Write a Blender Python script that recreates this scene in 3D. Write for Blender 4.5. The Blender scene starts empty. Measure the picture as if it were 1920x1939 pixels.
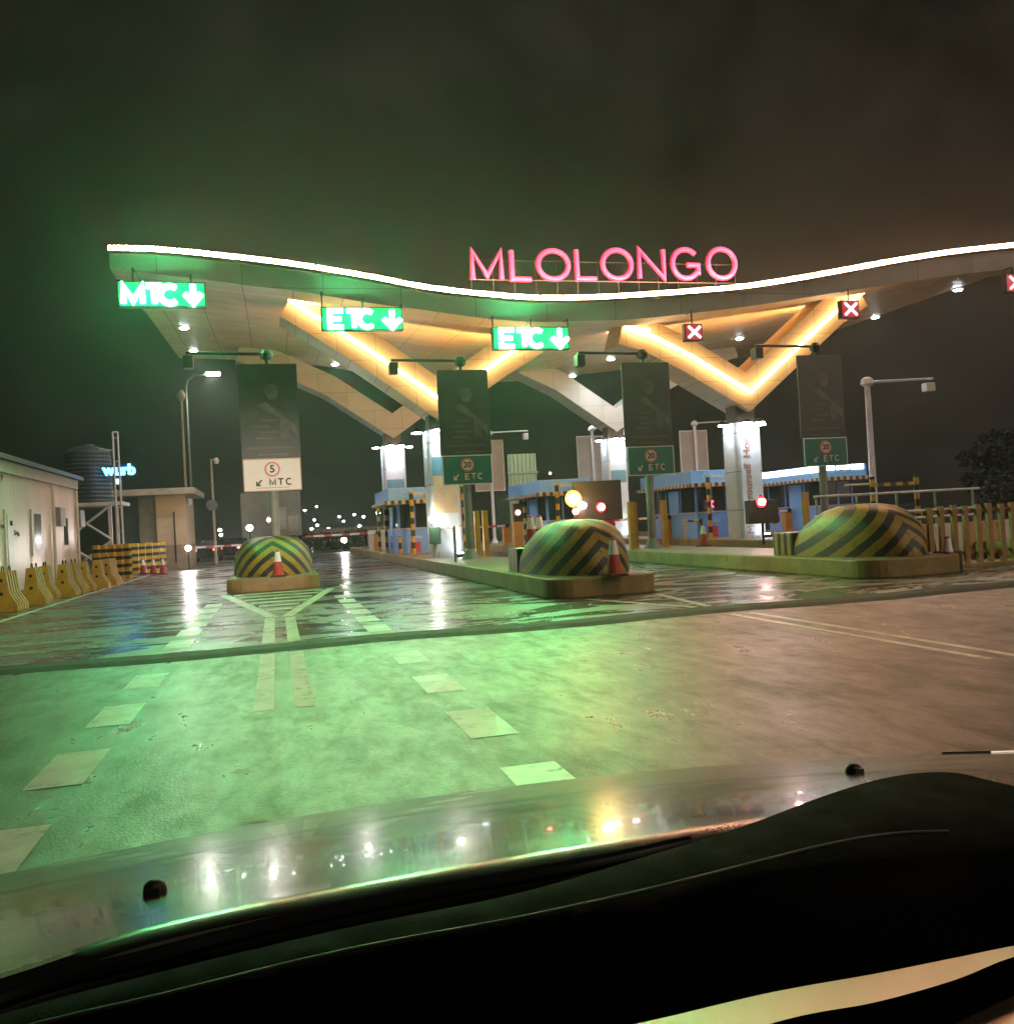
import bpy, math, random
from mathutils import Vector, Matrix
random.seed(7)
S = bpy.context.scene
COL = S.collection
PI = math.pi

# ------------------------------------------------------------------ camera
F = 1700.0
road_c = Vector((-0.2576, -0.0262, -1)).normalized()
up_c = Vector((-0.055, 0.9985, -0.012))
up_c = (up_c - road_c * up_c.dot(road_c)).normalized()
rt_c = road_c.cross(up_c)
RM = Matrix((rt_c, road_c, up_c))            # camera axes -> world axes
EYE = Vector((0, 0, 1.45))
cam_d = bpy.data.cameras.new('camera')
cam = bpy.data.objects.new('camera', cam_d)
COL.objects.link(cam)
cam.matrix_world = Matrix.Translation(EYE) @ RM.to_4x4()
cam_d.sensor_fit = 'HORIZONTAL'
cam_d.sensor_width = 36
cam_d.lens = 36 * F / 1920
cam_d.clip_start = 0.05
cam_d.clip_end = 2000
S.camera = cam


def ray(px, py):
    return RM @ Vector(((px * 1.0037 - 960) / F, -(py * 1.0037 - 969.5) / F, -1))


def P(px, py, Y):
    d = ray(px, py)
    return EYE + d * (Y / d.y)


def PX(px, py, X):
    d = ray(px, py)
    return EYE + d * (X / d.x)


def G(px, py, z=0.0):
    d = ray(px, py)
    return EYE + d * ((z - EYE.z) / d.z)


# ------------------------------------------------------------------ materials
MATS = {}


def new_mat(name):
    m = bpy.data.materials.new(name)
    m.use_nodes = True
    nt = m.node_tree
    return m, nt, nt.nodes['Principled BSDF']


def N(nt, t, **kw):
    n = nt.nodes.new(t)
    for k, v in kw.items():
        setattr(n, k, v)
    return n


def mix_rgb(nt, fac, a, b):
    n = N(nt, 'ShaderNodeMix', data_type='RGBA')
    for sock, val in ((0, fac), (6, a), (7, b)):
        if hasattr(val, 'is_linked'):
            nt.links.new(val, n.inputs[sock])
        elif sock == 0:
            n.inputs[0].default_value = val
        else:
            n.inputs[sock].default_value = (*val, 1)
    return n.outputs[2]


def mth(nt, op, a, b=None, c=None, clamp=False):
    n = N(nt, 'ShaderNodeMath', operation=op)
    n.use_clamp = clamp
    for i, v in enumerate((a, b, c)):
        if v is None:
            continue
        if hasattr(v, 'is_linked'):
            nt.links.new(v, n.inputs[i])
        else:
            n.inputs[i].default_value = v
    return n.outputs[0]


def noise(nt, scale, detail=4, rough=0.55, vec=None, dist=0.0):
    n = N(nt, 'ShaderNodeTexNoise')
    n.inputs['Scale'].default_value = scale
    n.inputs['Detail'].default_value = detail
    n.inputs['Roughness'].default_value = rough
    n.inputs['Distortion'].default_value = dist
    if vec is None:
        vec = N(nt, 'ShaderNodeTexCoord').outputs['Object']
    nt.links.new(vec, n.inputs['Vector'])
    return n.outputs['Fac']


def ramp(nt, fac, a, b, lo=0.0, hi=1.0):
    n = N(nt, 'ShaderNodeMapRange')
    nt.links.new(fac, n.inputs[0])
    n.inputs[1].default_value = a
    n.inputs[2].default_value = b
    n.inputs[3].default_value = lo
    n.inputs[4].default_value = hi
    return n.outputs[0]


def pmat(name, col, rough=0.5, metal=0.0, var=0.25, scale=3.0, bump=0.0, bscale=40, spec=0.5, grime=0.0):
    if name in MATS:
        return MATS[name]
    m, nt, b = new_mat(name)
    f = noise(nt, scale, 6, 0.6)
    dark = tuple(c * (1 - var) for c in col)
    light = tuple(min(1, c * (1 + var * 0.6)) for c in col)
    c = mix_rgb(nt, ramp(nt, f, 0.3, 0.7), dark, light)
    if grime:
        g = noise(nt, scale * 2.3, 8, 0.7, dist=0.6)
        c = mix_rgb(nt, ramp(nt, g, 0.55, 0.75, 0, grime), c, (0.05, 0.04, 0.03))
    nt.links.new(c, b.inputs['Base Color'])
    nt.links.new(ramp(nt, f, 0.25, 0.75, max(0.02, rough * 0.8), min(1, rough * 1.2)), b.inputs['Roughness'])
    b.inputs['Metallic'].default_value = metal
    b.inputs['Specular IOR Level'].default_value = spec
    if bump:
        bp = N(nt, 'ShaderNodeBump')
        bp.inputs['Strength'].default_value = bump
        bp.inputs['Distance'].default_value = 0.01
        nt.links.new(noise(nt, bscale, 4), bp.inputs['Height'])
        nt.links.new(bp.outputs[0], b.inputs['Normal'])
    MATS[name] = m
    return m


def emat(name, col, strength):
    if name in MATS:
        return MATS[name]
    m, nt, b = new_mat(name)
    b.inputs['Base Color'].default_value = (*[min(0.8, c) * (.1 if 'panel' in name else 1) for c in col], 1)
    b.inputs['Emission Color'].default_value = (*col, 1)
    b.inputs['Emission Strength'].default_value = strength
    b.inputs['Roughness'].default_value = 0.4
    MATS[name] = m
    return m


def stripe_mat(name, period, axis='Z', yel=(0.62, 0.36, 0.03), blk=(0.018, 0.018, 0.018), duty=0.5, rough=0.35, offset=0.0):
    m, nt, b = new_mat(name)
    sep = N(nt, 'ShaderNodeSeparateXYZ')
    nt.links.new(N(nt, 'ShaderNodeTexCoord').outputs['Object'], sep.inputs[0])
    fr = mth(nt, 'FRACT', mth(nt, 'ADD', mth(nt, 'DIVIDE', sep.outputs[axis], period), offset + 50))
    c = mix_rgb(nt, mth(nt, 'LESS_THAN', fr, duty), blk, yel)
    g = noise(nt, 5, 6, 0.65)
    c = mix_rgb(nt, ramp(nt, g, 0.45, 0.8, 0, 0.5), c, (0.08, 0.06, 0.035))
    nt.links.new(c, b.inputs['Base Color'])
    b.inputs['Roughness'].default_value = rough
    MATS[name] = m
    return m


def chevron_mat():
    m, nt, b = new_mat('chevron_paint')
    sep = N(nt, 'ShaderNodeSeparateXYZ')
    nt.links.new(N(nt, 'ShaderNodeTexCoord').outputs['Object'], sep.inputs[0])
    ax = mth(nt, 'ABSOLUTE', sep.outputs['X'])
    v = mth(nt, 'ADD', mth(nt, 'MULTIPLY', sep.outputs['Z'], 1.0), mth(nt, 'MULTIPLY', ax, 0.95))
    v = mth(nt, 'ADD', v, mth(nt, 'MULTIPLY', sep.outputs['Y'], 0.32))
    w = noise(nt, 6, 3)
    v = mth(nt, 'ADD', v, mth(nt, 'MULTIPLY', w, 0.03))
    fr = mth(nt, 'FRACT', mth(nt, 'DIVIDE', v, 0.40))
    # the paint edge is worn: chips of bare black through the yellow
    chip = noise(nt, 9, 8, 0.75, dist=0.8)
    yel = mix_rgb(nt, ramp(nt, chip, 0.57, 0.62), (0.36, 0.22, 0.025), (0.04, 0.035, 0.02))
    d = noise(nt, 2.2, 6, 0.6)
    yel = mix_rgb(nt, ramp(nt, d, 0.35, 0.75, 0, 0.55), yel, (0.17, 0.125, 0.03))
    c = mix_rgb(nt, mth(nt, 'LESS_THAN', fr, 0.53), (0.022, 0.022, 0.02), yel)
    nt.links.new(c, b.inputs['Base Color'])
    b.inputs['Roughness'].default_value = 0.5
    bp = N(nt, 'ShaderNodeBump')
    bp.inputs['Strength'].default_value = 0.25
    bp.inputs['Distance'].default_value = 0.02
    nt.links.new(noise(nt, 14, 5), bp.inputs['Height'])
    nt.links.new(bp.outputs[0], b.inputs['Normal'])
    MATS['chevron'] = m
    return m


def panel_mat(name, col, bw, bh, rough=0.45, var=0.12, axes=('X', 'Y'), mortar=0.018, depth=0.35):
    """cladding panels with open joints"""
    m, nt, b = new_mat(name)
    sep = N(nt, 'ShaderNodeSeparateXYZ')
    nt.links.new(N(nt, 'ShaderNodeTexCoord').outputs['Object'], sep.inputs[0])
    cmb = N(nt, 'ShaderNodeCombineXYZ')
    nt.links.new(sep.outputs[axes[0]], cmb.inputs[0])
    nt.links.new(sep.outputs[axes[1]], cmb.inputs[1])
    br = N(nt, 'ShaderNodeTexBrick')
    br.offset = 0.0
    nt.links.new(cmb.outputs[0], br.inputs['Vector'])
    br.inputs['Color1'].default_value = (*[c * (1 - var) for c in col], 1)
    br.inputs['Color2'].default_value = (*[min(1, c * (1 + var * .4)) for c in col], 1)
    br.inputs['Mortar'].default_value = (*[c * depth for c in col], 1)
    br.inputs['Scale'].default_value = 1
    br.inputs['Mortar Size'].default_value = mortar
    br.inputs['Mortar Smooth'].default_value = 0.1
    br.inputs['Brick Width'].default_value = bw
    br.inputs['Row Height'].default_value = bh
    g = noise(nt, 1.1, 7, 0.62)
    c = mix_rgb(nt, ramp(nt, g, 0.45, 0.8, 0, 0.35), br.outputs['Color'], tuple(x * 0.5 for x in col))
    nt.links.new(c, b.inputs['Base Color'])
    nt.links.new(ramp(nt, g, 0.3, 0.7, rough * 0.8, rough * 1.2), b.inputs['Roughness'])
    MATS[name] = m
    return m


# ------------------------------------------------------------------ meshes
class MB:
    def __init__(s):
        s.v, s.f, s.m = [], [], []
        s.mi = 0

    def face(s, pts):
        i = len(s.v)
        s.v += [Vector(p) for p in pts]
        s.f.append(tuple(range(i, i + len(pts))))
        s.m.append(s.mi)
        return s

    def box(s, x0, x1, y0, y1, z0, z1):
        i = len(s.v)
        s.v += [Vector(p) for p in ((x0, y0, z0), (x1, y0, z0), (x1, y1, z0), (x0, y1, z0), (x0, y0, z1), (x1, y0, z1), (x1, y1, z1), (x0, y1, z1))]
        for q in ((0, 3, 2, 1), (4, 5, 6, 7), (0, 1, 5, 4), (1, 2, 6, 5), (2, 3, 7, 6), (3, 0, 4, 7)):
            s.f.append(tuple(i + k for k in q))
            s.m.append(s.mi)
        return s

    def prism(s, poly, axis, a, b):
        """poly: 2D points, extruded along axis from a to b ('X': (y,z), 'Y': (x,z), 'Z': (x,y))"""
        def mk(p, t):
            return Vector({'X': (t, p[0], p[1]), 'Y': (p[0], t, p[1]), 'Z': (p[0], p[1], t)}[axis])
        n = len(poly)
        i = len(s.v)
        s.v += [mk(p, a) for p in poly] + [mk(p, b) for p in poly]
        s.f.append(tuple(range(i, i + n)))
        s.f.append(tuple(range(i + 2 * n - 1, i + n - 1, -1)))
        s.m += [s.mi] * 2
        for k in range(n):
            s.f.append((i + k, i + n + k, i + n + (k + 1) % n, i + (k + 1) % n))
            s.m.append(s.mi)
        return s

    def tube(s, pts, r, n=8, flat=1.0, cap=True):
        """swept round (or in Y flattened) section with mitred corners"""
        pts = [Vector(p) for p in pts]
        rings = []
        prev = None
        for k, p in enumerate(pts):
            t0 = (p - pts[k - 1]).normalized() if k else None
            t1 = (pts[k + 1] - p).normalized() if k < len(pts) - 1 else None
            t = ((t0 or t1) + (t1 or t0))
            t = t.normalized() if t.length > 1e-5 else (t0 or t1)
            ref = prev if prev is not None else (Vector((0, 1, 0)) if abs(t.y) < 0.95 else Vector((1, 0, 0)))
            u = (ref - t * ref.dot(t)).normalized()
            w = t.cross(u)
            prev = u
            sc = 1.0
            if t0 and t1:
                sc = min(1.7, 1 / max(0.3, t0.dot(t)))
            rr = r[k] if isinstance(r, (list, tuple)) else r
            i = len(s.v)
            for a in range(n):
                an = 2 * PI * a / n
                s.v.append(p + u * (rr * flat * math.cos(an)) + w * (rr * sc * math.sin(an)))
            rings.append(i)
        for k in range(len(rings) - 1):
            for a in range(n):
                b = (a + 1) % n
                s.f.append((rings[k] + a, rings[k] + b, rings[k + 1] + b, rings[k + 1] + a))
                s.m.append(s.mi)
        if cap:
            s.f.append(tuple(rings[0] + a for a in range(n - 1, -1, -1)))
            s.f.append(tuple(rings[-1] + a for a in range(n)))
            s.m += [s.mi] * 2
        return s

    def lathe(s, prof, c=(0, 0, 0), n=20):
        """profile [(r,z)] about the vertical axis through c"""
        i = len(s.v)
        for r, z in prof:
            for a in range(n):
                an = 2 * PI * a / n
                s.v.append(Vector((c[0] + r * math.cos(an), c[1] + r * math.sin(an), c[2] + z)))
        for k in range(len(prof) - 1):
            for a in range(n):
                b = (a + 1) % n
                s.f.append((i + k * n + a, i + k * n + b, i + (k + 1) * n + b, i + (k + 1) * n + a))
                s.m.append(s.mi)
        s.f.append(tuple(i + a for a in range(n - 1, -1, -1)))
        s.f.append(tuple(i + (len(prof) - 1) * n + a for a in range(n)))
        s.m += [s.mi] * 2
        return s

    def disc(s, c, r, axis='Y', n=20, depth=0.02):
        poly = [(c[{'Y': 0, 'Z': 0, 'X': 1}[axis]] + r * math.cos(2 * PI * k / n), c[{'Y': 2, 'Z': 1, 'X': 2}[axis]] + r * math.sin(2 * PI * k / n)) for k in range(n)]
        t = c['XYZ'.index(axis)]
        return s.prism(poly, axis, t - depth / 2, t + depth / 2)

    def grid(s, rows):
        i = len(s.v)
        w = len(rows[0])
        for r in rows:
            s.v += [Vector(p) for p in r]
        for a in range(len(rows) - 1):
            for b in range(w - 1):
                s.f.append((i + a * w + b, i + a * w + b + 1, i + (a + 1) * w + b + 1, i + (a + 1) * w + b))
                s.m.append(s.mi)
        return s

    def build(s, name, mats, parent=None, world=True, smooth=False, bevel=0.0):
        off = Vector((0, 0, 0))
        if parent is not None and world:
            p = parent
            while p:
                off += p.location
                p = p.parent
        me = bpy.data.meshes.new(name)
        me.from_pydata([tuple(v - off) for v in s.v], [], s.f)
        for m in (mats if isinstance(mats, (list, tuple)) else [mats]):
            me.materials.append(m)
        me.polygons.foreach_set('material_index', s.m)
        me.update()
        import bmesh
        bm = bmesh.new()
        bm.from_mesh(me)
        bmesh.ops.recalc_face_normals(bm, faces=bm.faces)
        if bevel:
            bmesh.ops.remove_doubles(bm, verts=bm.verts, dist=1e-5)
            ed = [e for e in bm.edges if len(e.link_faces) == 2 and e.calc_face_angle(0) > 0.6]
            bmesh.ops.bevel(bm, geom=ed, offset=bevel, segments=2, affect='EDGES', profile=0.6, clamp_overlap=True)
        bm.to_mesh(me)
        bm.free()
        if smooth:
            me.shade_smooth() if hasattr(me, 'shade_smooth') else None
            try:
                me.set_sharp_from_angle(angle=0.7)
            except Exception:
                pass
        o = bpy.data.objects.new(name, me)
        COL.objects.link(o)
        if parent is not None:
            o.parent = parent
        return o


def tag(o, label=None, cat=None, group=None, kind=None):
    if label:
        o['label'] = label
    if cat:
        o['category'] = cat
    if group:
        o['group'] = group
    if kind:
        o['kind'] = kind
    return o


def thing(name, label, cat, loc=(0, 0, 0), group=None, rz=0.0):
    o = bpy.data.objects.new(name, None)
    COL.objects.link(o)
    o.location = loc
    o.rotation_euler = (0, 0, rz)
    o.empty_display_size = 0.3
    return tag(o, label, cat, group)


def copy_tree(o, loc, label, rz=None):
    kids = {}
    for x in bpy.data.objects:
        if x.parent:
            kids.setdefault(x.parent.name, []).append(x)

    def rec(src, par):
        c = src.copy()
        COL.objects.link(c)
        c.parent = par
        for k in kids.get(src.name, []):
            rec(k, c)
        return c
    c = rec(o, None)
    c.location = loc
    if rz is not None:
        c.rotation_euler = (0, 0, rz)
    c['label'] = label
    return c


def lerp_poly(pts, x):
    for a, b in zip(pts, pts[1:]):
        if x <= b[0]:
            t = (x - a[0]) / (b[0] - a[0])
            return a[1] + (b[1] - a[1]) * t
    return pts[-1][1]


def smooth_poly(pts, x):
    """Catmull-Rom through (x, z) points"""
    n = len(pts)
    if x <= pts[0][0]:
        return pts[0][1]
    if x >= pts[-1][0]:
        return pts[-1][1]
    for i in range(n - 1):
        if pts[i][0] <= x <= pts[i + 1][0]:
            p1, p2 = pts[i], pts[i + 1]
            p0 = pts[max(0, i - 1)]
            p3 = pts[min(n - 1, i + 2)]
            t = (x - p1[0]) / (p2[0] - p1[0])
            m1 = (p2[1] - p0[1]) / (p2[0] - p0[0]) * (p2[0] - p1[0])
            m2 = (p3[1] - p1[1]) / (p3[0] - p1[0]) * (p2[0] - p1[0])
            t2, t3 = t * t, t * t * t
            return (2 * t3 - 3 * t2 + 1) * p1[1] + (t3 - 2 * t2 + t) * m1 + (-2 * t3 + 3 * t2) * p2[1] + (t3 - t2) * m2


GLY = {
    'M': [[(0, 0), (0, 1), (.5, .12), (1, 1), (1, 0)]],
    'L': [[(0, 1), (0, 0), (1, 0)]],
    'N': [[(0, 0), (0, 1), (1, 0), (1, 1)]],
    'T': [[(0, 1), (1, 1)], [(.5, 1), (.5, 0)]],
    'E': [[(1, 1), (0, 1), (0, 0), (1, 0)], [(0, .5), (.85, .5)]],
    'X': [[(0, 0), (1, 1)], [(0, 1), (1, 0)]],
    'O': [[(.5 + .5 * math.cos(a * PI / 14), .5 + .5 * math.sin(a * PI / 14)) for a in range(29)]],
    'C': [[(.5 + .5 * math.cos((50 + a * 13) * PI / 180), .5 + .5 * math.sin((50 + a * 13) * PI / 180)) for a in range(21)]],
    'G': [[(.5 + .5 * math.cos((42 + a * 14) * PI / 180), .5 + .5 * math.sin((42 + a * 14) * PI / 180)) for a in range(21)] + [(.97, .2), (.97, .46), (.55, .46)]],
    'v': [[(.5, 1), (.5, .05)], [(0, .5), (.5, 0), (1, .5)]],
    'w': [[(1, 1), (.05, .05)], [(0, .75), (0, 0), (.75, 0)]],
}


def glyph(mb, ch, x, z, w, h, r, y, flat=0.5, n=8):
    for st in GLY[ch]:
        pts = [Vector((x + u * w, y, z + v * h)) for u, v in st]
        mb.tube(pts, r, n=n, flat=flat)
    return mb


def text_obj(s, size, mat, name, parent, loc, rot=(PI / 2, 0, 0), extrude=0.004, sx=1.0, offset=0.0):
    cu = bpy.data.curves.new(name, 'FONT')
    cu.body = s
    cu.size = size
    cu.extrude = extrude
    cu.offset = offset
    cu.align_x = 'CENTER'
    cu.align_y = 'CENTER'
    t = bpy.data.objects.new(name + '_tmp', cu)
    COL.objects.link(t)
    dg = bpy.context.evaluated_depsgraph_get()
    me = bpy.data.meshes.new_from_object(t.evaluated_get(dg))
    bpy.data.objects.remove(t)
    me.materials.clear()
    me.materials.append(mat)
    o = bpy.data.objects.new(name, me)
    COL.objects.link(o)
    o.parent = parent
    o.location = loc
    o.rotation_euler = rot
    o.scale = (sx, 1, 1)
    return o


def lamp(kind, name, loc, energy, col, parent=None, aim=None, **kw):
    d = bpy.data.lights.new(name, kind)
    d.energy = energy
    d.color = col
    for k, v in kw.items():
        setattr(d, k, v)
    o = bpy.data.objects.new(name, d)
    COL.objects.link(o)
    off = Vector((0, 0, 0))
    p = parent
    while p:
        off += p.location
        p = p.parent
    o.location = Vector(loc) - off
    if parent:
        o.parent = parent
    if aim is not None:
        o.rotation_euler = (Vector(aim) - Vector(loc)).to_track_quat('-Z', 'Y').to_euler()
    return o


# ------------------------------------------------------------------ material set
CH = chevron_mat()
M_conc = pmat('kerb_concrete', (0.30, 0.21, 0.07), 0.6, 0, 0.4, 1.6, 0.4, 22, grime=0.6)
M_isl = pmat('island_paving', (0.22, 0.15, 0.11), 0.45, 0, 0.35, 2, 0.4, 30)
M_white = pmat('white_paint', (0.62, 0.6, 0.56), 0.45, 0, 0.15, 2, grime=0.25)
M_mark = None
M_metal = pmat('galvanised_metal', (0.42, 0.42, 0.42), 0.4, 0.8, 0.2, 4)
M_pole = pmat('grey_pole_paint', (0.26, 0.26, 0.25), 0.45, 0.2, 0.25, 3)
M_palepole = pmat('pale_pole_paint', (0.62, 0.6, 0.58), 0.4, 0.0, 0.15, 3)
M_dark = pmat('dark_metal', (0.03, 0.03, 0.032), 0.45, 0.2, 0.3, 4)
M_black = pmat('black_plastic', (0.012, 0.012, 0.012), 0.5, 0, 0.3, 6)
M_yel = pmat('yellow_bollard_paint', (0.55, 0.30, 0.03), 0.4, 0, 0.25, 3, grime=0.3)
M_jersey = pmat('yellow_barrier_plastic', (0.60, 0.36, 0.04), 0.45, 0, 0.3, 2.5, grime=0.45)
M_jedge = pmat('barrier_edge_paint', (0.55, 0.45, 0.28), 0.5, 0, 0.3, 5, grime=0.3)
M_blue = pmat('blue_booth_panel', (0.15, 0.37, 0.92), 0.35, 0, 0.15, 1.5)
M_blue2 = pmat('pale_blue_header', (0.17, 0.44, 0.95), 0.4, 0, 0.1, 1.5)
M_cream = panel_mat('cream_cladding', (0.62, 0.43, 0.22), 1.5, 1.2, 0.45, axes=('X', 'Y'))
M_creamv = panel_mat('cream_arm_cladding', (0.66, 0.50, 0.29), 1.3, 0.9, 0.45, axes=('X', 'Z'), mortar=.012, depth=.55)
M_rearv = panel_mat('rear_arm_white_lit_cladding', (0.46, 0.46, 0.42), 1.3, 0.9, 0.4, axes=('X', 'Z'), mortar=.012, depth=.6)  # greyer copy of the arm cladding, white lamp light put into its colour
M_fascia = panel_mat('grey_fascia_panel', (0.30, 0.28, 0.27), 2.4, 3.0, 0.35, axes=('X', 'Z'), mortar=0.012)
M_col = panel_mat('column_cladding', (0.55, 0.57, 0.58), 3.0, 1.45, 0.3, axes=('X', 'Z'), mortar=0.02)
M_roof = pmat('roof_sheet', (0.2, 0.2, 0.2), 0.5, 0.3)
M_teal = pmat('teal_sign_face', (0.0, 0.16, 0.125), 0.4, 0, 0.1, 3)
M_signw = pmat('white_sign_face', (0.80, 0.76, 0.72), 0.4, 0, 0.08, 3)
M_bb = pmat('billboard_print', (0.030, 0.035, 0.037), 0.35, 0, 0.5, 1.3)
M_bb2 = pmat('billboard_print_pale', (0.085, 0.09, 0.085), 0.35, 0, 0.5, 2.5)
M_bbk = pmat('billboard_back_sheet', (0.34, 0.30, 0.27), 0.5, 0.1, 0.15, 1.0)
M_red = pmat('red_paint', (0.55, 0.03, 0.03), 0.4, 0, 0.2, 4)
M_rose = pmat('faded_red_ring', (0.62, 0.16, 0.15), 0.4, 0, 0.15, 6)
M_roundel = pmat('roundel_white', (0.70, 0.55, 0.50), 0.4, 0, 0.1, 6)
M_ink = pmat('sign_ink', (0.02, 0.03, 0.03), 0.5, 0, 0.2, 6)
M_reflw = pmat('reflective_sleeve', (0.85, 0.8, 0.78), 0.25, 0, 0.1, 8)
M_cone = pmat('cone_red_rubber', (0.48, 0.045, 0.03), 0.5, 0, 0.3, 6, grime=0.4)
M_glass = pmat('dark_window_glass', (0.02, 0.025, 0.03), 0.06, 0, 0.3, 1)
STR = stripe_mat('striped_post_paint', 0.50)
STRX = stripe_mat('striped_bar_paint', 0.5, 'X')
STRW = stripe_mat('striped_wall_paint', 0.32, 'Z', yel=(0.58, 0.36, 0.03), duty=0.55)
STRA = stripe_mat('boom_arm_paint', 0.9, 'X', yel=(0.62, 0.06, 0.06), blk=(0.75, 0.75, 0.8), duty=0.45)
STRE = stripe_mat('awning_edge_paint', 0.34, 'Y', yel=(0.62, 0.5, 0.3), blk=(0.03, 0.03, 0.03))
E_strip = emat('warm_led_tube', (1.0, 0.50, 0.28), 62)
E_strip2 = emat('warm_led_arm_tube', (1.0, 0.64, 0.33), 6.5)
E_back = emat('added_soffit_fill', (1.0, 0.58, 0.24), 25)
E_cool = emat('cool_lamp_glass', (0.82, 0.92, 1.0), 45)
E_green = emat('green_led_letter', (0.10, 1.0, 0.30), 150)
E_gpanel = emat('green_led_panel', (0.0, 0.42, 0.10), 1.0)
E_redx = emat('red_led_cross', (1.0, 0.55, 0.55), 2.2)
E_rpanel = emat('red_led_panel', (0.36, 0.012, 0.03), .5)
E_pink = emat('pink_sign_face', (0.98, 0.10, 0.27), .5)
E_pinkrim = emat('red_sign_rim', (0.85, 0.02, 0.07), .55)
E_far = emat('distant_lamp_glass', (0.85, 1.0, 0.9), 30)
E_amber = emat('amber_lamp_glass', (1.0, 0.46, 0.07), 5.5)
E_amglow = emat('amber_glow_disc', (1.0, 0.30, 0.02), .8)
E_red = emat('red_lamp_glass', (1.0, 0.10, 0.10), 25)
E_redcore = emat('red_lamp_core', (1.0, 0.6, 0.55), 30)
E_bluesign = emat('blue_led_letter', (0.05, 0.42, 1.0), 6)
E_white = emat('white_lamp_glass', (1.0, 0.9, 0.8), 22)
E_tubew = emat('white_tube', (0.85, 0.92, 1.0), 9)

def worn_paint(name, col, lo, hi, wear=1.0):
    m, nt, b = new_mat(name)
    g = noise(nt, 7, 10, 0.78, dist=0.4)
    g2 = noise(nt, 1.1, 5, 0.6)
    g = mth(nt, 'ADD', mth(nt, 'MULTIPLY', g, .7), mth(nt, 'MULTIPLY', g2, .3))
    d = noise(nt, 3, 7, 0.65)
    c = mix_rgb(nt, ramp(nt, d, .4, .75, 0, .6), col, tuple(x * .35 for x in col))
    nt.links.new(c, b.inputs['Base Color'])
    nt.links.new(ramp(nt, d, .3, .7, .28, .5), b.inputs['Roughness'])
    nt.links.new(ramp(nt, g, lo, hi, 1, 1 - wear), b.inputs['Alpha'])
    return m


# ------------------------------------------------------------------ road
ISL = {'I1': (-0.12, 24.3, 60, 1.2), 'I2': (5.9, 15.6, 62, 1.1), 'I3': (11.95, 14.7, 62, 1.15), 'I4': (17.5, 15.0, 62, 1.1), 'I5': (23.2, 15.5, 62, 1.1)}
K = 0.36


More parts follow.
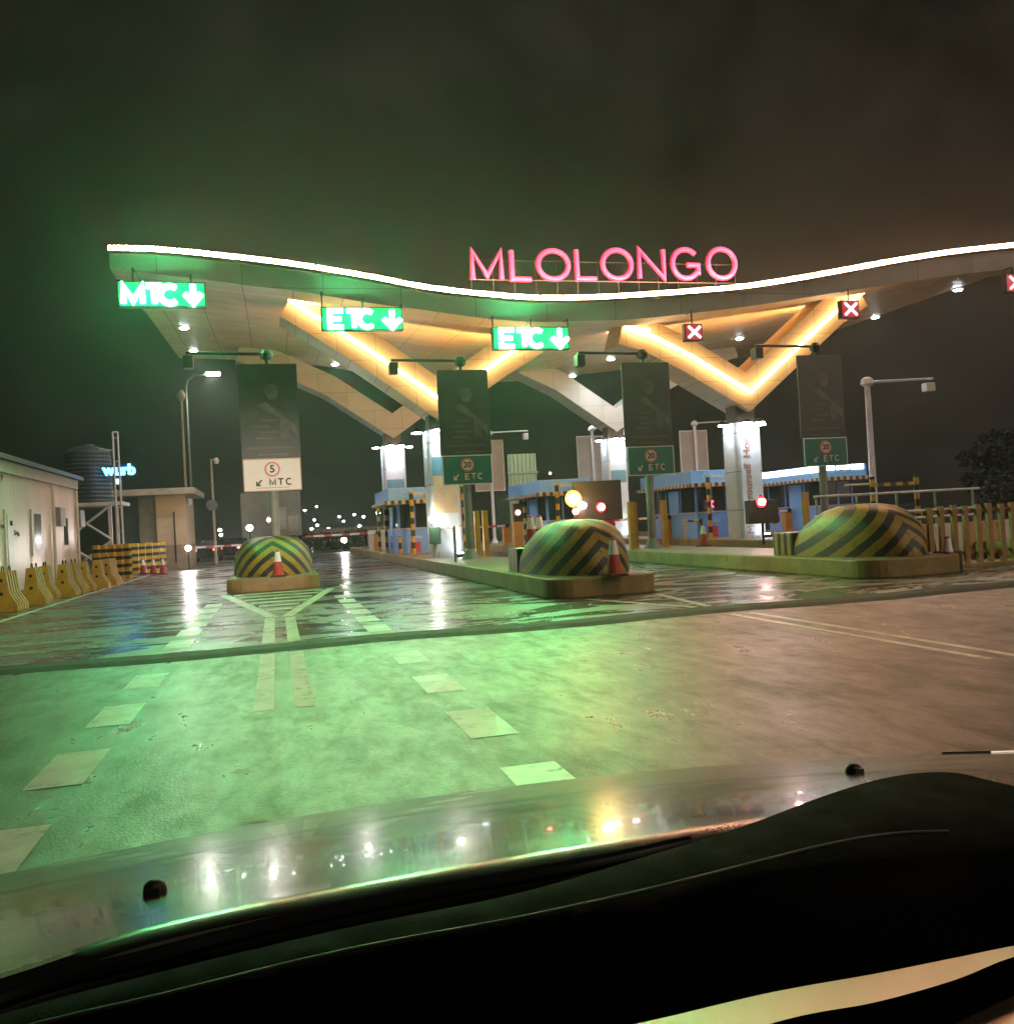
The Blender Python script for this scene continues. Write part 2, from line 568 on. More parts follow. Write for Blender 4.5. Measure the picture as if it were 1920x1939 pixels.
def road_material():
    m, nt, b = new_mat('wet_road')
    tc = N(nt, 'ShaderNodeTexCoord')
    sep = N(nt, 'ShaderNodeSeparateXYZ')
    nt.links.new(tc.outputs['Object'], sep.inputs[0])
    far = ramp(nt, sep.outputs['Y'], 11.9, 12.1)            # two pours meet at the joint
    # stretched coordinates: rain films lie across the road
    mp = N(nt, 'ShaderNodeMapping')
    mp.inputs['Scale'].default_value = (0.42, 0.75, 1)
    mp.inputs['Rotation'].default_value = (0, 0, 0.05)
    nt.links.new(tc.outputs['Object'], mp.inputs['Vector'])
    film = noise(nt, 1.0, 8, 0.66, mp.outputs[0], 1.6)
    patch = noise(nt, 0.55, 6, 0.6, tc.outputs['Object'], 0.5)
    mp2 = N(nt, 'ShaderNodeMapping')
    mp2.inputs['Scale'].default_value = (1.3, 0.5, 1)
    nt.links.new(tc.outputs['Object'], mp2.inputs['Vector'])
    mott0 = noise(nt, 3.4, 10, 0.74, mp2.outputs[0], 0.3)
    mp3 = N(nt, 'ShaderNodeMapping')
    mp3.inputs['Scale'].default_value = (1.5, 0.10, 1)
    nt.links.new(tc.outputs['Object'], mp3.inputs['Vector'])
    track = noise(nt, 1.0, 5, 0.6, mp3.outputs[0], 0.2)      # tyre tracks run along the lane
    mott = mth(nt, 'ADD', mth(nt, 'MULTIPLY', mott0, 0.52), mth(nt, 'MULTIPLY', patch, 0.28))
    mott = mth(nt, 'ADD', mott, mth(nt, 'MULTIPLY', track, 0.20))
    grain = noise(nt, 60, 3, 0.65, tc.outputs['Object'])
    gr2 = noise(nt, 26, 4, 0.7, tc.outputs['Object'])
    # colours
    near_c = mix_rgb(nt, ramp(nt, mott, 0.40, 0.60), (0.024, 0.021, 0.019), (0.078, 0.066, 0.056))
    near_c = mix_rgb(nt, ramp(nt, grain, 0.45, 0.7, 0, 0.6), near_c, (0.11, 0.10, 0.085))
    far_c = mix_rgb(nt, ramp(nt, film, 0.42, 0.60), (0.028, 0.025, 0.024), (0.15, 0.13, 0.115))
    c = mix_rgb(nt, far, near_c, far_c)
    nt.links.new(c, b.inputs['Base Color'])
    # roughness
    rn = ramp(nt, mott, 0.41, 0.59, 0.46, 0.27)
    rf = ramp(nt, film, 0.40, 0.63, 0.15, 0.44)
    mixr = N(nt, 'ShaderNodeMix', data_type='FLOAT')
    nt.links.new(far, mixr.inputs[0])
    nt.links.new(rn, mixr.inputs[2])
    nt.links.new(rf, mixr.inputs[3])
    nt.links.new(mixr.outputs[0], b.inputs['Roughness'])
    mixs = N(nt, 'ShaderNodeMix', data_type='FLOAT')
    nt.links.new(far, mixs.inputs[0])
    nt.links.new(ramp(nt, mott, 0.41, 0.59, 0.42, 1.0), mixs.inputs[2])
    mixs.inputs[3].default_value = 0.7
    nt.links.new(mixs.outputs[0], b.inputs['Specular IOR Level'])
    # relief
    h = mth(nt, 'ADD', mth(nt, 'MULTIPLY', grain, 0.9), mth(nt, 'MULTIPLY', gr2, 0.8))
    h = mth(nt, 'ADD', h, mth(nt, 'MULTIPLY', mott, 0.35))
    amp = mth(nt, 'SUBTRACT', 1.0, mth(nt, 'MULTIPLY', far, 0.86))
    h = mth(nt, 'MULTIPLY', h, amp)
    h = mth(nt, 'ADD', h, mth(nt, 'MULTIPLY', film, mth(nt, 'MULTIPLY', far, 0.6)))
    bp = N(nt, 'ShaderNodeBump')
    bp.inputs['Strength'].default_value = 0.55
    bp.inputs['Distance'].default_value = 0.012
    nt.links.new(h, bp.inputs['Height'])
    nt.links.new(bp.outputs[0], b.inputs['Normal'])
    return m


M_road = road_material()
M_soil = pmat('dark_soil', (0.03, 0.032, 0.02), 0.9, 0, 0.4, 0.3)
g = MB().face([(-400, -40, -0.02), (400, -40, -0.02), (400, 400, -0.02), (-400, 400, -0.02)]).build('ground', M_soil)
tag(g, kind='structure')
road = MB().face([(-7.0, -12, 0), (31, -12, 0), (31, 200, 0), (-7.0, 200, 0)]).build('road', M_road)
tag(road, kind='structure')
M_pave = pmat('left_pavement_concrete', (0.16, 0.14, 0.12), 0.5, 0, 0.3, 0.8, 0.4, 20)
pv = MB().box(-30, -7.0, -12, 200, -0.015, 0.02).build('pavement', M_pave)
tag(pv, kind='structure')

M_mark = worn_paint('road_paint', (.66, .63, .57), .53, .66, .85)
# markings lie 4 mm proud of the road
ZM = 0.004
mk = MB()
for Yc in (2.9, 4.72, 6.45, 8.25, 10.1, 13.4, 14.9, 16.3, 17.7, 19.1, 20.5):
    for sx in (-1, 1):
        x0 = 1.38 * sx - 0.17
        mk.face([(x0, Yc - .47, ZM), (x0 + .34, Yc - .47, ZM), (x0 + .34, Yc + .47, ZM), (x0, Yc + .47, ZM)])
for sx in (-1, 1):
    x0 = 0.17 * sx - 0.085
    for a, b_ in ((7.75, 11.45), (12.6, 16.3)):
        mk.face([(x0, a, ZM), (x0 + .17, a, ZM), (x0 + .17, b_, ZM), (x0, b_, ZM)])
# chevron in front of the first island
for sx in (-1, 1):
    mk.face([(0.02 * sx, 16.5, ZM), (0.22 * sx, 16.5, ZM), (1.45 * sx, 23.9, ZM), (1.22 * sx, 23.9, ZM)])
for k in range(6):
    y = 18.0 + k * 1.05
    w = (y - 16.5) / 7.4 * 1.2
    mk.face([(-w, y, ZM * 2), (w, y, ZM * 2), (w, y + .4, ZM * 2), (-w, y + .4, ZM * 2)])
for sx in (-1, 1):
    for xc, a, b_ in ((6.25, 6.7, 11.4), (12.1, 6.7, 11.4)):
        x0 = xc + 0.15 * sx - 0.05
        mk.face([(x0, a, ZM), (x0 + .10, a, ZM), (x0 + .10, b_, ZM), (x0, b_, ZM)])
    mk.face([(6.25 + .05 * sx, 12.6, ZM), (6.25 + .17 * sx, 12.6, ZM), (6.0 + .75 * sx, 15.3, ZM), (6.0 + .6 * sx, 15.3, ZM)])
# slanted deceleration bars in the two approach lanes
mkb = MB()
mk_keep, mk = mk, mkb
for lane in (2.9, -3.4):
    for k in range(5):
        y = 13.6 + k * 1.25
        mk.face([(lane - 1.0, y, ZM), (lane + 1.1, y + .25, ZM), (lane + 1.1, y + .55, ZM), (lane - 1.0, y + .3, ZM)])
mk = mk_keep
mkb.build('worn_rumble_bar', worn_paint('worn_road_paint', (.5, .47, .42), .44, .58, 1), road)
mk.face([(-5.6, 4, ZM), (-5.45, 4, ZM), (-5.45, 60, ZM), (-5.6, 60, ZM)])
mko = mk.build('lane_marking', M_mark, road)
# old lumps of tar on the near pour
for k, (px, py) in enumerate(((455, 1457), (480, 1548), (1390, 1347))):
    c = G(px, py)
    mb = MB()
    pts = []
    for a in range(14):
        r = random.uniform(.025, .065) * (1 if k < 2 else .25)
        pts.append((c.x + 1.6 * r * math.cos(a * 2 * PI / 14), c.y + 1.6 * r * math.sin(a * 2 * PI / 14)))
    mb.face([(x_, y_, 0.004) for x_, y_ in pts])
    mb.build('tar_stain', pmat('tar', (0.17, 0.085, 0.06), 0.5, 0, .6, 40), road)

# rubber joint across the carriageway
mb = MB()
segs = 70
rows = []
for i in range(segs + 1):
    x = -7 + 38 * i / segs
    wob = 0.10 * math.sin(x * 1.3) + random.uniform(-.03, .03)
    rows.append([(x, 11.55 + wob, 0.002), (x, 11.75 + wob, 0.035), (x, 12.2 + wob, 0.035), (x, 12.4 + wob + random.uniform(-.05, .05), 0.002)])
mb.grid(rows)
ej = mb.build('expansion_joint', pmat('joint_rubber', (0.02, 0.02, 0.019), 0.75, 0, 0.4, 5, 0.8, 18))
tag(ej, kind='structure')


def rounded_rect(x0, x1, y0, y1, r, n=6):
    pts = []
    for cx, cy, a0 in ((x1 - r, y1 - r, 0), (x0 + r, y1 - r, 90), (x0 + r, y0 + r, 180), (x1 - r, y0 + r, 270)):
        for k in range(n + 1):
            a = math.radians(a0 + 90 * k / n)
            pts.append((cx + r * math.cos(a), cy + r * math.sin(a)))
    return pts


for nm, (cx, y0, y1, hw) in ISL.items():
    mb = MB()
    poly = rounded_rect(cx - hw, cx + hw, y0, y1, 0.55)
    mb.prism(poly, 'Z', 0.0, K)
    o = mb.build('kerb', [M_conc, M_isl], bevel=0.03)
    tag(o, kind='structure')
    inner = MB().prism(rounded_rect(cx - hw + .16, cx + hw - .16, y0 + .16, y1 - .16, 0.4), 'Z', K, K + 0.006)
    ip = inner.build('island_paving', M_isl, o)

# ------------------------------------------------------------------ crash barriers
def dome(L=2.75, W=0.98, H=1.08):
    mb = MB()
    rows = []
    ns, nt_ = 22, 28
    for i in range(ns + 1):
        s = (i / ns) ** 1.8
        w = W * math.sqrt(max(0, 1 - (1 - min(1, s / .8)) ** 2.2)) * 0.98 + 0.02
        h = H * (1 - (1 - min(1, s / .58)) ** 2.4) ** 0.55 if s < .58 else H * (1 - ((s - .58) / .58) ** 2.2) ** .7
        row = []
        for k in range(nt_ + 1):
            a = PI * k / nt_
            cx, sz = math.cos(a), math.sin(a)
            x = w * math.copysign(abs(cx) ** 0.62, cx)
            z = max(0.0, h) * sz ** 0.68
            row.append((x + random.uniform(-.008, .008), s * L + random.uniform(-.006, .006), z + random.uniform(-.006, .006) if z > .01 else z))
        rows.append(row)
    mb.grid(rows)
    mb.face(list(rows[-1]))
    return mb


cb = thing('crash_barrier', 'domed crash barrier with yellow and black chevrons below the white MTC sign', 'crash barrier', (0.0, 24.75, K), 'domed crash barriers on the island noses')
dome().build('body', CH, cb, world=False, smooth=True)
STRB = stripe_mat('block_stripe_paint', 0.26, 'Y', yel=(0.34, 0.23, 0.035), offset=0.1)
MB().box(-1.0, 1.0, 2.74, 3.55, 0.0, 0.52).build('rear_block', STRB, cb, world=False, bevel=0.03)
cb.scale = (1.12, 1, 1)
cb.location.x = -.1
cb2 = copy_tree(cb, (6.02, 16.0, K), 'domed crash barrier with chevrons between two traffic cones, under the amber beacon')
cb3 = copy_tree(cb, (12.15, 15.1, K), 'domed chevron crash barrier beside the orange fence')
cb2.scale = cb3.scale = (1, 1, 1)

# ------------------------------------------------------------------ traffic cones
def make_cone(loc, label):
    r = thing('traffic_cone', label, 'traffic cone', loc, 'red traffic cones')
    mb = MB()
    mb.lathe([(.165, .04), (.15, .05), (.045, .70), (.0, .705)], n=18)
    mb.build('body', M_cone, r, world=False, smooth=True)
    MB().prism(rounded_rect(-.2, .2, -.2, .2, .05), 'Z', 0, .045).build('base', pmat('cone_base', (.03, .02, .02), .6), r, world=False)
    rr = lambda z: .15 + (.045 - .15) * (z - .05) / .65 + .004
    MB().lathe([(rr(.40), .40), (rr(.66), .66)], n=18).build('reflective_sleeve', M_reflw, r, world=False, smooth=True)
    return r


cone = make_cone((0.02, 24.5, K), 'red traffic cone standing against the front of the MTC crash barrier')
copy_tree(cone, tuple(G(1160, 1087, K)), 'red traffic cone at the right front of the chevron crash barrier under the amber beacon')
q = P(1008, 1028, 20.3)
copy_tree(cone, (5.72, 19.3, K + .52), 'right-hand cone of the pair standing on the block behind the amber-beacon barrier')
copy_tree(cone, (5.48, 19.15, K + .52), 'left-hand cone of the pair standing on the block behind the amber-beacon barrier')
copy_tree(cone, tuple(G(1328, 1031, K)), 'traffic cone on the kerb in front of the blue booth with the red X')
copy_tree(cone, (12.85, 15.05, 0.0), 'traffic cone between the right crash barrier and the orange fence')
for px, lb in ((271, 'leftmost of the three cones before the low striped wall'), (290, 'middle one of the three cones before the low striped wall'), (308, 'rightmost of the three cones before the low striped wall')):
    copy_tree(cone, tuple(G(px, 1083, 0.02)), lb)

# ------------------------------------------------------------------ toll canopy
YF, YB = 28.0, 48.0
front_px = [(205, 468), (290, 470), (420, 482), (560, 499), (700, 522), (800, 541), (900, 553), (1000, 561), (1100, 561), (1200, 556), (1300, 549), (1400, 540), (1500, 525), (1600, 507), (1700, 489), (1800, 474), (1913, 462), (1950, 459)]
fz = [(P(x, y, YF).x, P(x, y, YF).z) for x, y in front_px]
bot_px = [(215, 505), (300, 515), (390, 526), (470, 537), (560, 547), (700, 570), (800, 583), (900, 597), (1000, 605), (1100, 604), (1200, 600), (1300, 590), (1400, 578), (1500, 563), (1600, 547), (1700, 532), (1800, 518), (1913, 505), (1950, 502)]
bz = [(P(x, y, YF).x, P(x, y, YF).z) for x, y in bot_px]
rear_px = [(322, 675), (475, 680), (625, 693), (731, 714), (850, 722), (950, 720), (1063, 710), (1170, 698), (1300, 684), (1434, 672)]
rz_ = [(P(x, y, YB).x, P(x, y, YB).z) for x, y in rear_px]
XL, XR = fz[0][0], fz[-1][0]
rz_[0] = (XL, rz_[0][1])
rz_[-1] = (XR, rz_[-1][1])


def sof(X, Y):
    a = smooth_poly(bz, X)
    b = smooth_poly(rz_, X)
    if Y < YF + 1.2:
        return a
    t = (Y - YF - 1.2) / (YB - YF - 1.2)
    t = max(0, min(1, t))
    return (a + 0.22) * (1 - t) + b * t


def hit_sof(px, py):
    d = ray(px, py)
    for i in range(4000):
        p = EYE + d * (20 + i * 0.01)
        if p.y > YF + 1.2 and p.z >= sof(p.x, p.y) - 0.015:
            return p
    return EYE + d * 45


can = thing('toll_canopy', 'wide swooping toll plaza canopy outlined by a warm light strip on V-shaped arms', 'canopy', (11.4, 31.2, 0))
nx = 96
xs = [XL + (XR - XL) * i / nx for i in range(nx + 1)]
mb = MB()
rows = [[(x, YF + 0.10, smooth_poly(bz, x)) for x in xs], [(x, YF + 1.2, smooth_poly(bz, x)) for x in xs], [(x, YF + 1.2, smooth_poly(bz, x) + 0.22) for x in xs]]
for k in range(1, 19):
    Y = YF + 1.2 + (YB - YF - 1.2) * k / 18
    rows.append([(x, Y, sof(x, Y)) for x in xs])
mb.grid(rows)
mb.build('soffit', M_cream, can)
mb = MB()
mb.grid([[(x, YF + .02, smooth_poly(fz, x)) for x in xs], [(x, YF + 0.10, smooth_poly(bz, x)) for x in xs]])
mb.build('fascia', M_fascia, can)
mb = MB()
top = lambda x, Y: (smooth_poly(fz, x) + 0.02) * (1 - (Y - YF) / 20) + (smooth_poly(rz_, x) + .85) * (Y - YF) / 20
rows = [[(x, Y, top(x, Y)) for x in xs] for Y in (YF + .02, 33, 38, 43, YB)]
rows.append([(x, YB + .02, smooth_poly(rz_, x)) for x in xs])
mb.grid(rows)
for x in (XL, XR):
    Ys = [YF + .02, YF + 1.2, 33, 38, 43, YB]
    for a, b_ in zip(Ys, Ys[1:]):
        mb.face([(x, a, sof(x, a)), (x, b_, sof(x, b_)), (x, b_, top(x, b_)), (x, a, top(x, a))])
mb.build('roof', M_roof, can)
# the light strip: tube lengths with small gaps
mb = MB()
x = XL
k = 0
while x < XR - 0.1:
    ln = 0.9 if x < XL + 2.4 else random.choice((2.2, 2.6, 3.0))
    e = min(XR, x + ln)
    n_ = max(4, int((e - x) / .11)) * 2
    pts = [(x + (e - x) * i / n_, YF - 0.10, smooth_poly(fz, x + (e - x) * i / n_) - 0.02) for i in range(n_ + 1)]
    mb.tube(pts, [(.088 if i % 2 else .055) * random.uniform(.9, 1.06) for i in range(n_ + 1)], 8)
    x = e + 0.05
mb.build('light_strip', E_strip, can)
mb = MB()
zc = lambda x: smooth_poly(fz, x) - 0.112
mb.grid([[(x, YF + .015, zc(x) - .05) for x in xs], [(x, YF - .19, zc(x) - .05) for x in xs], [(x, YF - .19, zc(x)) for x in xs], [(x, YF + .015, zc(x)) for x in xs]])
mb.build('fascia_shade_lip', M_dark, can)  # lip added under the strip to shade the fascia from it

# V arms: one mitred beam per column
def offset_poly(line, d):
    out = []
    for i, p in enumerate(line):
        p = Vector(p)
        a = (Vector(line[i]) - Vector(line[i - 1])).normalized() if i else None
        b = (Vector(line[i + 1]) - Vector(line[i])).normalized() if i < len(line) - 1 else None
        na = Vector((-a.y, a.x)) if a else None
        nb = Vector((-b.y, b.x)) if b else None
        n = ((na or nb) + (nb or na)).normalized()
        sc = 1 / max(0.35, n.dot(na or nb))
        out.append(p + n * d * sc)
    return out


def arms(xc, y0, y1, line, lo, hi, strip, name):
    L = [Vector((xc + p[0], p[1])) for p in line]
    up = offset_poly(L, hi)
    dn = offset_poly(L, -lo)
    mb = MB()
    n = len(L)
    for i in range(n - 1):
        q = [(dn[i].x, dn[i].y), (dn[i + 1].x, dn[i + 1].y), (up[i + 1].x, up[i + 1].y), (up[i].x, up[i].y)]
        mb.face([(a[0], y0, a[1]) for a in q])
        mb.face([(a[0], y1, a[1]) for a in q])
        mb.face([(dn[i].x, y0, dn[i].y), (dn[i + 1].x, y0, dn[i + 1].y), (dn[i + 1].x, y1, dn[i + 1].y), (dn[i].x, y1, dn[i].y)])
        mb.face([(up[i].x, y0, up[i].y), (up[i + 1].x, y0, up[i + 1].y), (up[i + 1].x, y1, up[i + 1].y), (up[i].x, y1, up[i].y)])
    for i in (0, n - 1):
        mb.face([(dn[i].x, y0, dn[i].y), (up[i].x, y0, up[i].y), (up[i].x, y1, up[i].y), (dn[i].x, y1, dn[i].y)])
    o = mb.build(name, M_creamv if strip else M_rearv, can)
    if strip:
        st = MB()
        inner = [v for v in L]
        apex = min(range(n), key=lambda i: L[i].y)
        for half in (inner[:apex + 1], inner[apex:]):
            pts = [Vector((v.x, y0 - 0.20, v.y)) for v in half]
            st.tube(pts, 0.066, 8)
        # short returns along the soffit at both tips
        for t, s in ((L[0], 1), (L[-1], -1)):
            st.tube([(t.x, y0 - .20, t.y), (t.x + s * 1.0, y0 - .20, t.y - 0.10)], 0.06, 8)
        st.build('light_strip', E_strip2, o)
        st = MB()
        st.tube([Vector((v.x, y1 + 0.09, v.y + .3)) for v in L], 0.085, 8)
        st.build('light_strip', E_back, o)  # hidden tube added behind the arms to brighten the soffit
    return o


rightV = [(-4.95, 8.28), (-3.9, 7.98), (-2.35, 7.22), (0, 5.85), (2.2, 7.6), (3.9, 8.95), (5.15, 9.68)]
leftV = [(-4.95, 9.18), (-3.9, 8.5), (-2.2, 7.35), (0, 5.75), (2.2, 7.2), (3.0, 7.65), (4.1, 8.35)]
arms(17.5, 30.4, 31.9, rightV, .58, .64, True, 'support_arms')
arms(5.75, 30.4, 31.9, leftV, .58, .64, True, 'support_arms')
rearV = [(-7.0, 10.15), (-5.3, 9.6), (-2.9, 8.45), (-1.45, 7.44), (0, 6.44), (1.45, 7.44), (2.9, 8.45), (5.3, 9.6), (7.0, 10.15)]
arms(5.75, 43.3, 44.8, rearV, .5, .5, False, 'support_arms')
arms(17.3, 43.3, 44.8, rearV, .5, .5, False, 'support_arms')

M_ban = pmat('banner_print', (0.50, 0.52, 0.55), 0.35, 0, 0.12, 1.2)
M_bteal = pmat('banner_teal', (0.10, 0.22, 0.26), 0.4, 0, 0.2, 2)
M_btan = pmat('banner_tan', (0.50, 0.34, 0.20), 0.4, 0, 0.2, 2)
M_pinktext = pmat('banner_text', (0.40, 0.15, 0.11), 0.5, 0, 0.1, 4)


def column(cx, cy, ztop, tip, kind):
    hw = 0.55
    poly = rounded_rect(cx - hw, cx + hw, cy - hw, cy + hw, 0.16, 4)
    c = MB().prism(poly, 'Z', K, ztop).build('column', M_col, can)
    MB().prism(rounded_rect(cx - .42, cx + .42, cy - .42, cy + .42, .1, 4), 'Z', ztop, tip + 1.3).build('column_head', pmat('dark_head_paint', (.14, .12, .11), .5), c)
    for sx, sy in ((-.82, -.1), (.82, -.1), (-.22, -.9), (.30, -.9)):
        b = MB()
        b.tube([(cx + sx * .5, cy + sy * .5, ztop + .02), (cx + sx, cy + sy, ztop + .05)], .03, 6)
        b.lathe([(.05, .16), (.15, .10), (.19, .02), (.19, .0)], (cx + sx, cy + sy, ztop - .04), 14)
        l_ = b.build('column_lamp', M_dark, c)
        MB().lathe([(.17, .0), (.16, -.03)], (cx + sx, cy + sy, ztop - .045), 14).build('lamp_glass', E_cool, l_)
    for sx in (-.22, .30):
        lamp('SPOT', 'column_spot', (cx + sx, cy - .86, ztop - .12), 30, (.80, .92, 1), c, (cx + sx * 1.0, cy - .5, K), spot_size=1.35, spot_blend=0.6, shadow_soft_size=.12)
    for sx in (-.84, .84):
        lamp('SPOT', 'column_side_spot', (cx + sx, cy - .1, ztop - .12), 22, (.85, .93, 1), c, (cx + sx * .7, cy - .1, K), spot_size=1.2, spot_blend=0.6, shadow_soft_size=.12)
    fy = cy - hw - .012
    if kind == 'text':
        b = MB().box(cx - .40, cx + .40, fy, cy - hw - .001, K + .25, ztop - .1).build('banner', M_ban, c)
        for s_, z in (('Make', 1.0), ('yourself', 2.48), ('Home', 3.98)):
            text_obj(s_, .42, M_pinktext, 'lettering', b, (cx - .12 - can.location.x, fy - .012 - can.location.y, z), (PI / 2, -PI / 2, 0), sx=1.05)
    else:
        b = MB()
        for i, (a, e) in enumerate(((K + .2, 1.9), (1.905, 3.2), (3.205, 3.85), (3.855, ztop - .1))):
            b.mi = (0, 2, 1, 0)[i] if kind == 'bands' else (0, 0, 1, 0)[i]
            b.box(cx - .42, cx + .42, fy, cy - hw - .001, a, e)
        b.build('banner', [M_ban, M_bteal, M_btan], c)
    # uplight at the foot
    u = MB().lathe([(.16, 0), (.17, .1), (.12, .14)], (cx + .32, cy - .95, K), 14).build('uplight', M_dark, c)
    MB().lathe([(.11, 0), (.10, .02)], (cx + .32, cy - .95, K + .141), 14).build('lamp_glass', E_cool, u)
    lamp('SPOT', 'uplight_spot', (cx + .32, cy - .95, K + .2), 30, (1, .9, .75) if kind == 'bands' else (.85, 1, .95), c, (cx + .3, cy - .5, 3), spot_size=1.2, spot_blend=.5, shadow_soft_size=.08)
    return c


column(17.5, 31.1, 4.75, 4.25, 'text')
column(5.75, 31.1, 4.8, 4.2, 'bands')
column(5.75, 44.0, 5.5, 4.85, 'plain')
column(17.3, 44.0, 5.5, 4.85, 'plain')

for px, py in ((347, 617), (365, 660), (632, 686), (1152, 676), (1080, 708), (1395, 637), (1520, 588), (1651, 597), (1807, 545)):
    p = hit_sof(px, py)
    d = MB().lathe([(.24, 0), (.24, -.05), (.18, -.06)], (p.x, p.y, p.z + .02), 16).build('downlight', M_white, can)
    MB().lathe([(.17, 0), (.15, -.025)], (p.x, p.y, p.z - .042), 16).build('lamp_glass', E_cool, d)
    lamp('SPOT', 'downlight_beam', (p.x, p.y, p.z - .12), 900 if (px, py) in ((632, 686), (1080, 708)) else 280, (.78, .89, 1.0), d, (p.x, p.y, 0), spot_size=2.85, spot_blend=.7, shadow_soft_size=.15)

# ------------------------------------------------------------------ rooftop lettering
sg = thing('rooftop_sign', 'tall glowing pink letters reading MLOLONGO standing on the canopy', 'sign', (10.4, 28.4, 8.9))
YS = 28.3
# (letter, left px, right px)
for ch, a, b_ in (('M', 892, 946), ('L', 966, 1001), ('O', 1016, 1073), ('L', 1089, 1124), ('O', 1138, 1192), ('N', 1207, 1253), ('G', 1270, 1319), ('O', 1337, 1388)):
    mx = (a + b_) / 2
    zb = P(mx, 526 - .005 * (mx - 892), YS).z
    zt = P(mx, 473 - .009 * (mx - 892), YS).z
    x0, x1 = P(a, 500, YS).x, P(b_, 500, YS).x
    back = MB()
    glyph(back, ch, x0, zb, x1 - x0, zt - zb, .092, YS + .05, .75)
    lo = back.build('letter', E_pinkrim, sg)
    fr_ = MB()
    glyph(fr_, ch, x0, zb, x1 - x0, zt - zb, .060, YS - .02, .6)
    fr_.build('letter_face', E_pink, lo)
fr = MB()
for z in (9.45, 10.1):
    fr.tube([(P(885, 500, YS).x, YS + .16, z), (P(1395, 500, YS).x, YS + .16, z)], .022, 6)
for i in range(14):
    x = P(890, 500, YS).x + (P(1390, 500, YS).x - P(890, 500, YS).x) * i / 13
    fr.tube([(x, YS + .18, min(9.2, smooth_poly(fz, x))), (x, YS + .18, 10.12)], .02, 6)
fr.build('support_frame', M_dark, sg)

# ------------------------------------------------------------------ lane signs on the fascia
def lane_sign(x0, x1, y0, y1, glyphs, face, ink, label, r, hang, rim=M_dark):
    YSg = 28.0 - 0.35
    a, b_ = P(x0, (y0 + y1) / 2, YSg), P(x1, (y0 + y1) / 2, YSg)
    cx = (x0 + x1) / 2
    zt, zb = P(cx, y0, YSg).z, P(cx, y1, YSg).z
    t = thing('lane_sign', label, 'lane sign', ((a.x + b_.x) / 2, YSg, zb), 'lane signs hanging from the canopy')
    MB().box(a.x, b_.x, YSg, YSg + .22, zb, zt).build('casing', rim, t, bevel=.015)
    MB().box(a.x + .04, b_.x - .04, YSg - .012, YSg - .001, zb + .04, zt - .04).build('face', face, t)
    for ch, u0, u1, v0, v1 in glyphs:
        gx0, gx1 = P(u0, (v0 + v1) / 2, YSg).x, P(u1, (v0 + v1) / 2, YSg).x
        gz1, gz0 = P(cx, v0, YSg).z, P(cx, v1, YSg).z
        m = MB()
        glyph(m, ch, gx0, gz0, gx1 - gx0, gz1 - gz0, r, YSg - .05, .5)
        m.build('arrow' if ch == 'v' else ('cross' if ch == 'X' else 'letter'), ink, t)
    h = MB()
    for px in hang:
        x = P(px, y0, YSg).x
        h.tube([(x, YSg + .11, zt - .02), (x, YSg + .11, smooth_poly(bz, x) - 0.004), (x, YSg + .5, smooth_poly(bz, x) - .004)], .022, 6)
    h.build('hanger', M_dark, t)
    return t


lane_sign(222, 388, 531, 579, (('M', 233, 269, 540, 572), ('T', 277, 306, 540, 572), ('C', 303, 338, 540, 572), ('v', 349, 380, 537, 571)), E_gpanel, E_green, 'glowing green MTC lane sign with a down arrow', .080, (250, 360))
lane_sign(606, 760, 579, 623, (('E', 622, 647, 587, 617), ('T', 655, 681, 587, 617), ('C', 678, 707, 587, 617), ('v', 724, 755, 585, 618)), E_gpanel, E_green, 'glowing green ETC lane sign hanging left of the left billboard', .068, (608, 685, 758))
lane_sign(929, 1074, 616, 659, (('E', 945, 969, 623, 653), ('T', 976, 1001, 623, 653), ('C', 998, 1026, 623, 653), ('v', 1041, 1070, 621, 654)), E_gpanel, E_green, 'glowing green ETC lane sign under the pink letters, at the middle of the canopy', .068, (931, 1003, 1073))
lane_sign(1292, 1326, 610, 643, (('X', 1298, 1320, 616, 637),), E_rpanel, E_redx, 'square red X lane sign below the end of the pink letters', .045, (1308,))
lane_sign(1587, 1621, 566, 600, (('X', 1593, 1615, 572, 594),), E_rpanel, E_redx, 'square red X lane sign in front of the right V arm', .045, (1604,))
lane_sign(1898, 1934, 516, 551, (('X', 1904, 1928, 522, 545),), E_rpanel, E_redx, 'square red X lane sign cut off by the right picture edge', .045, (1914,))

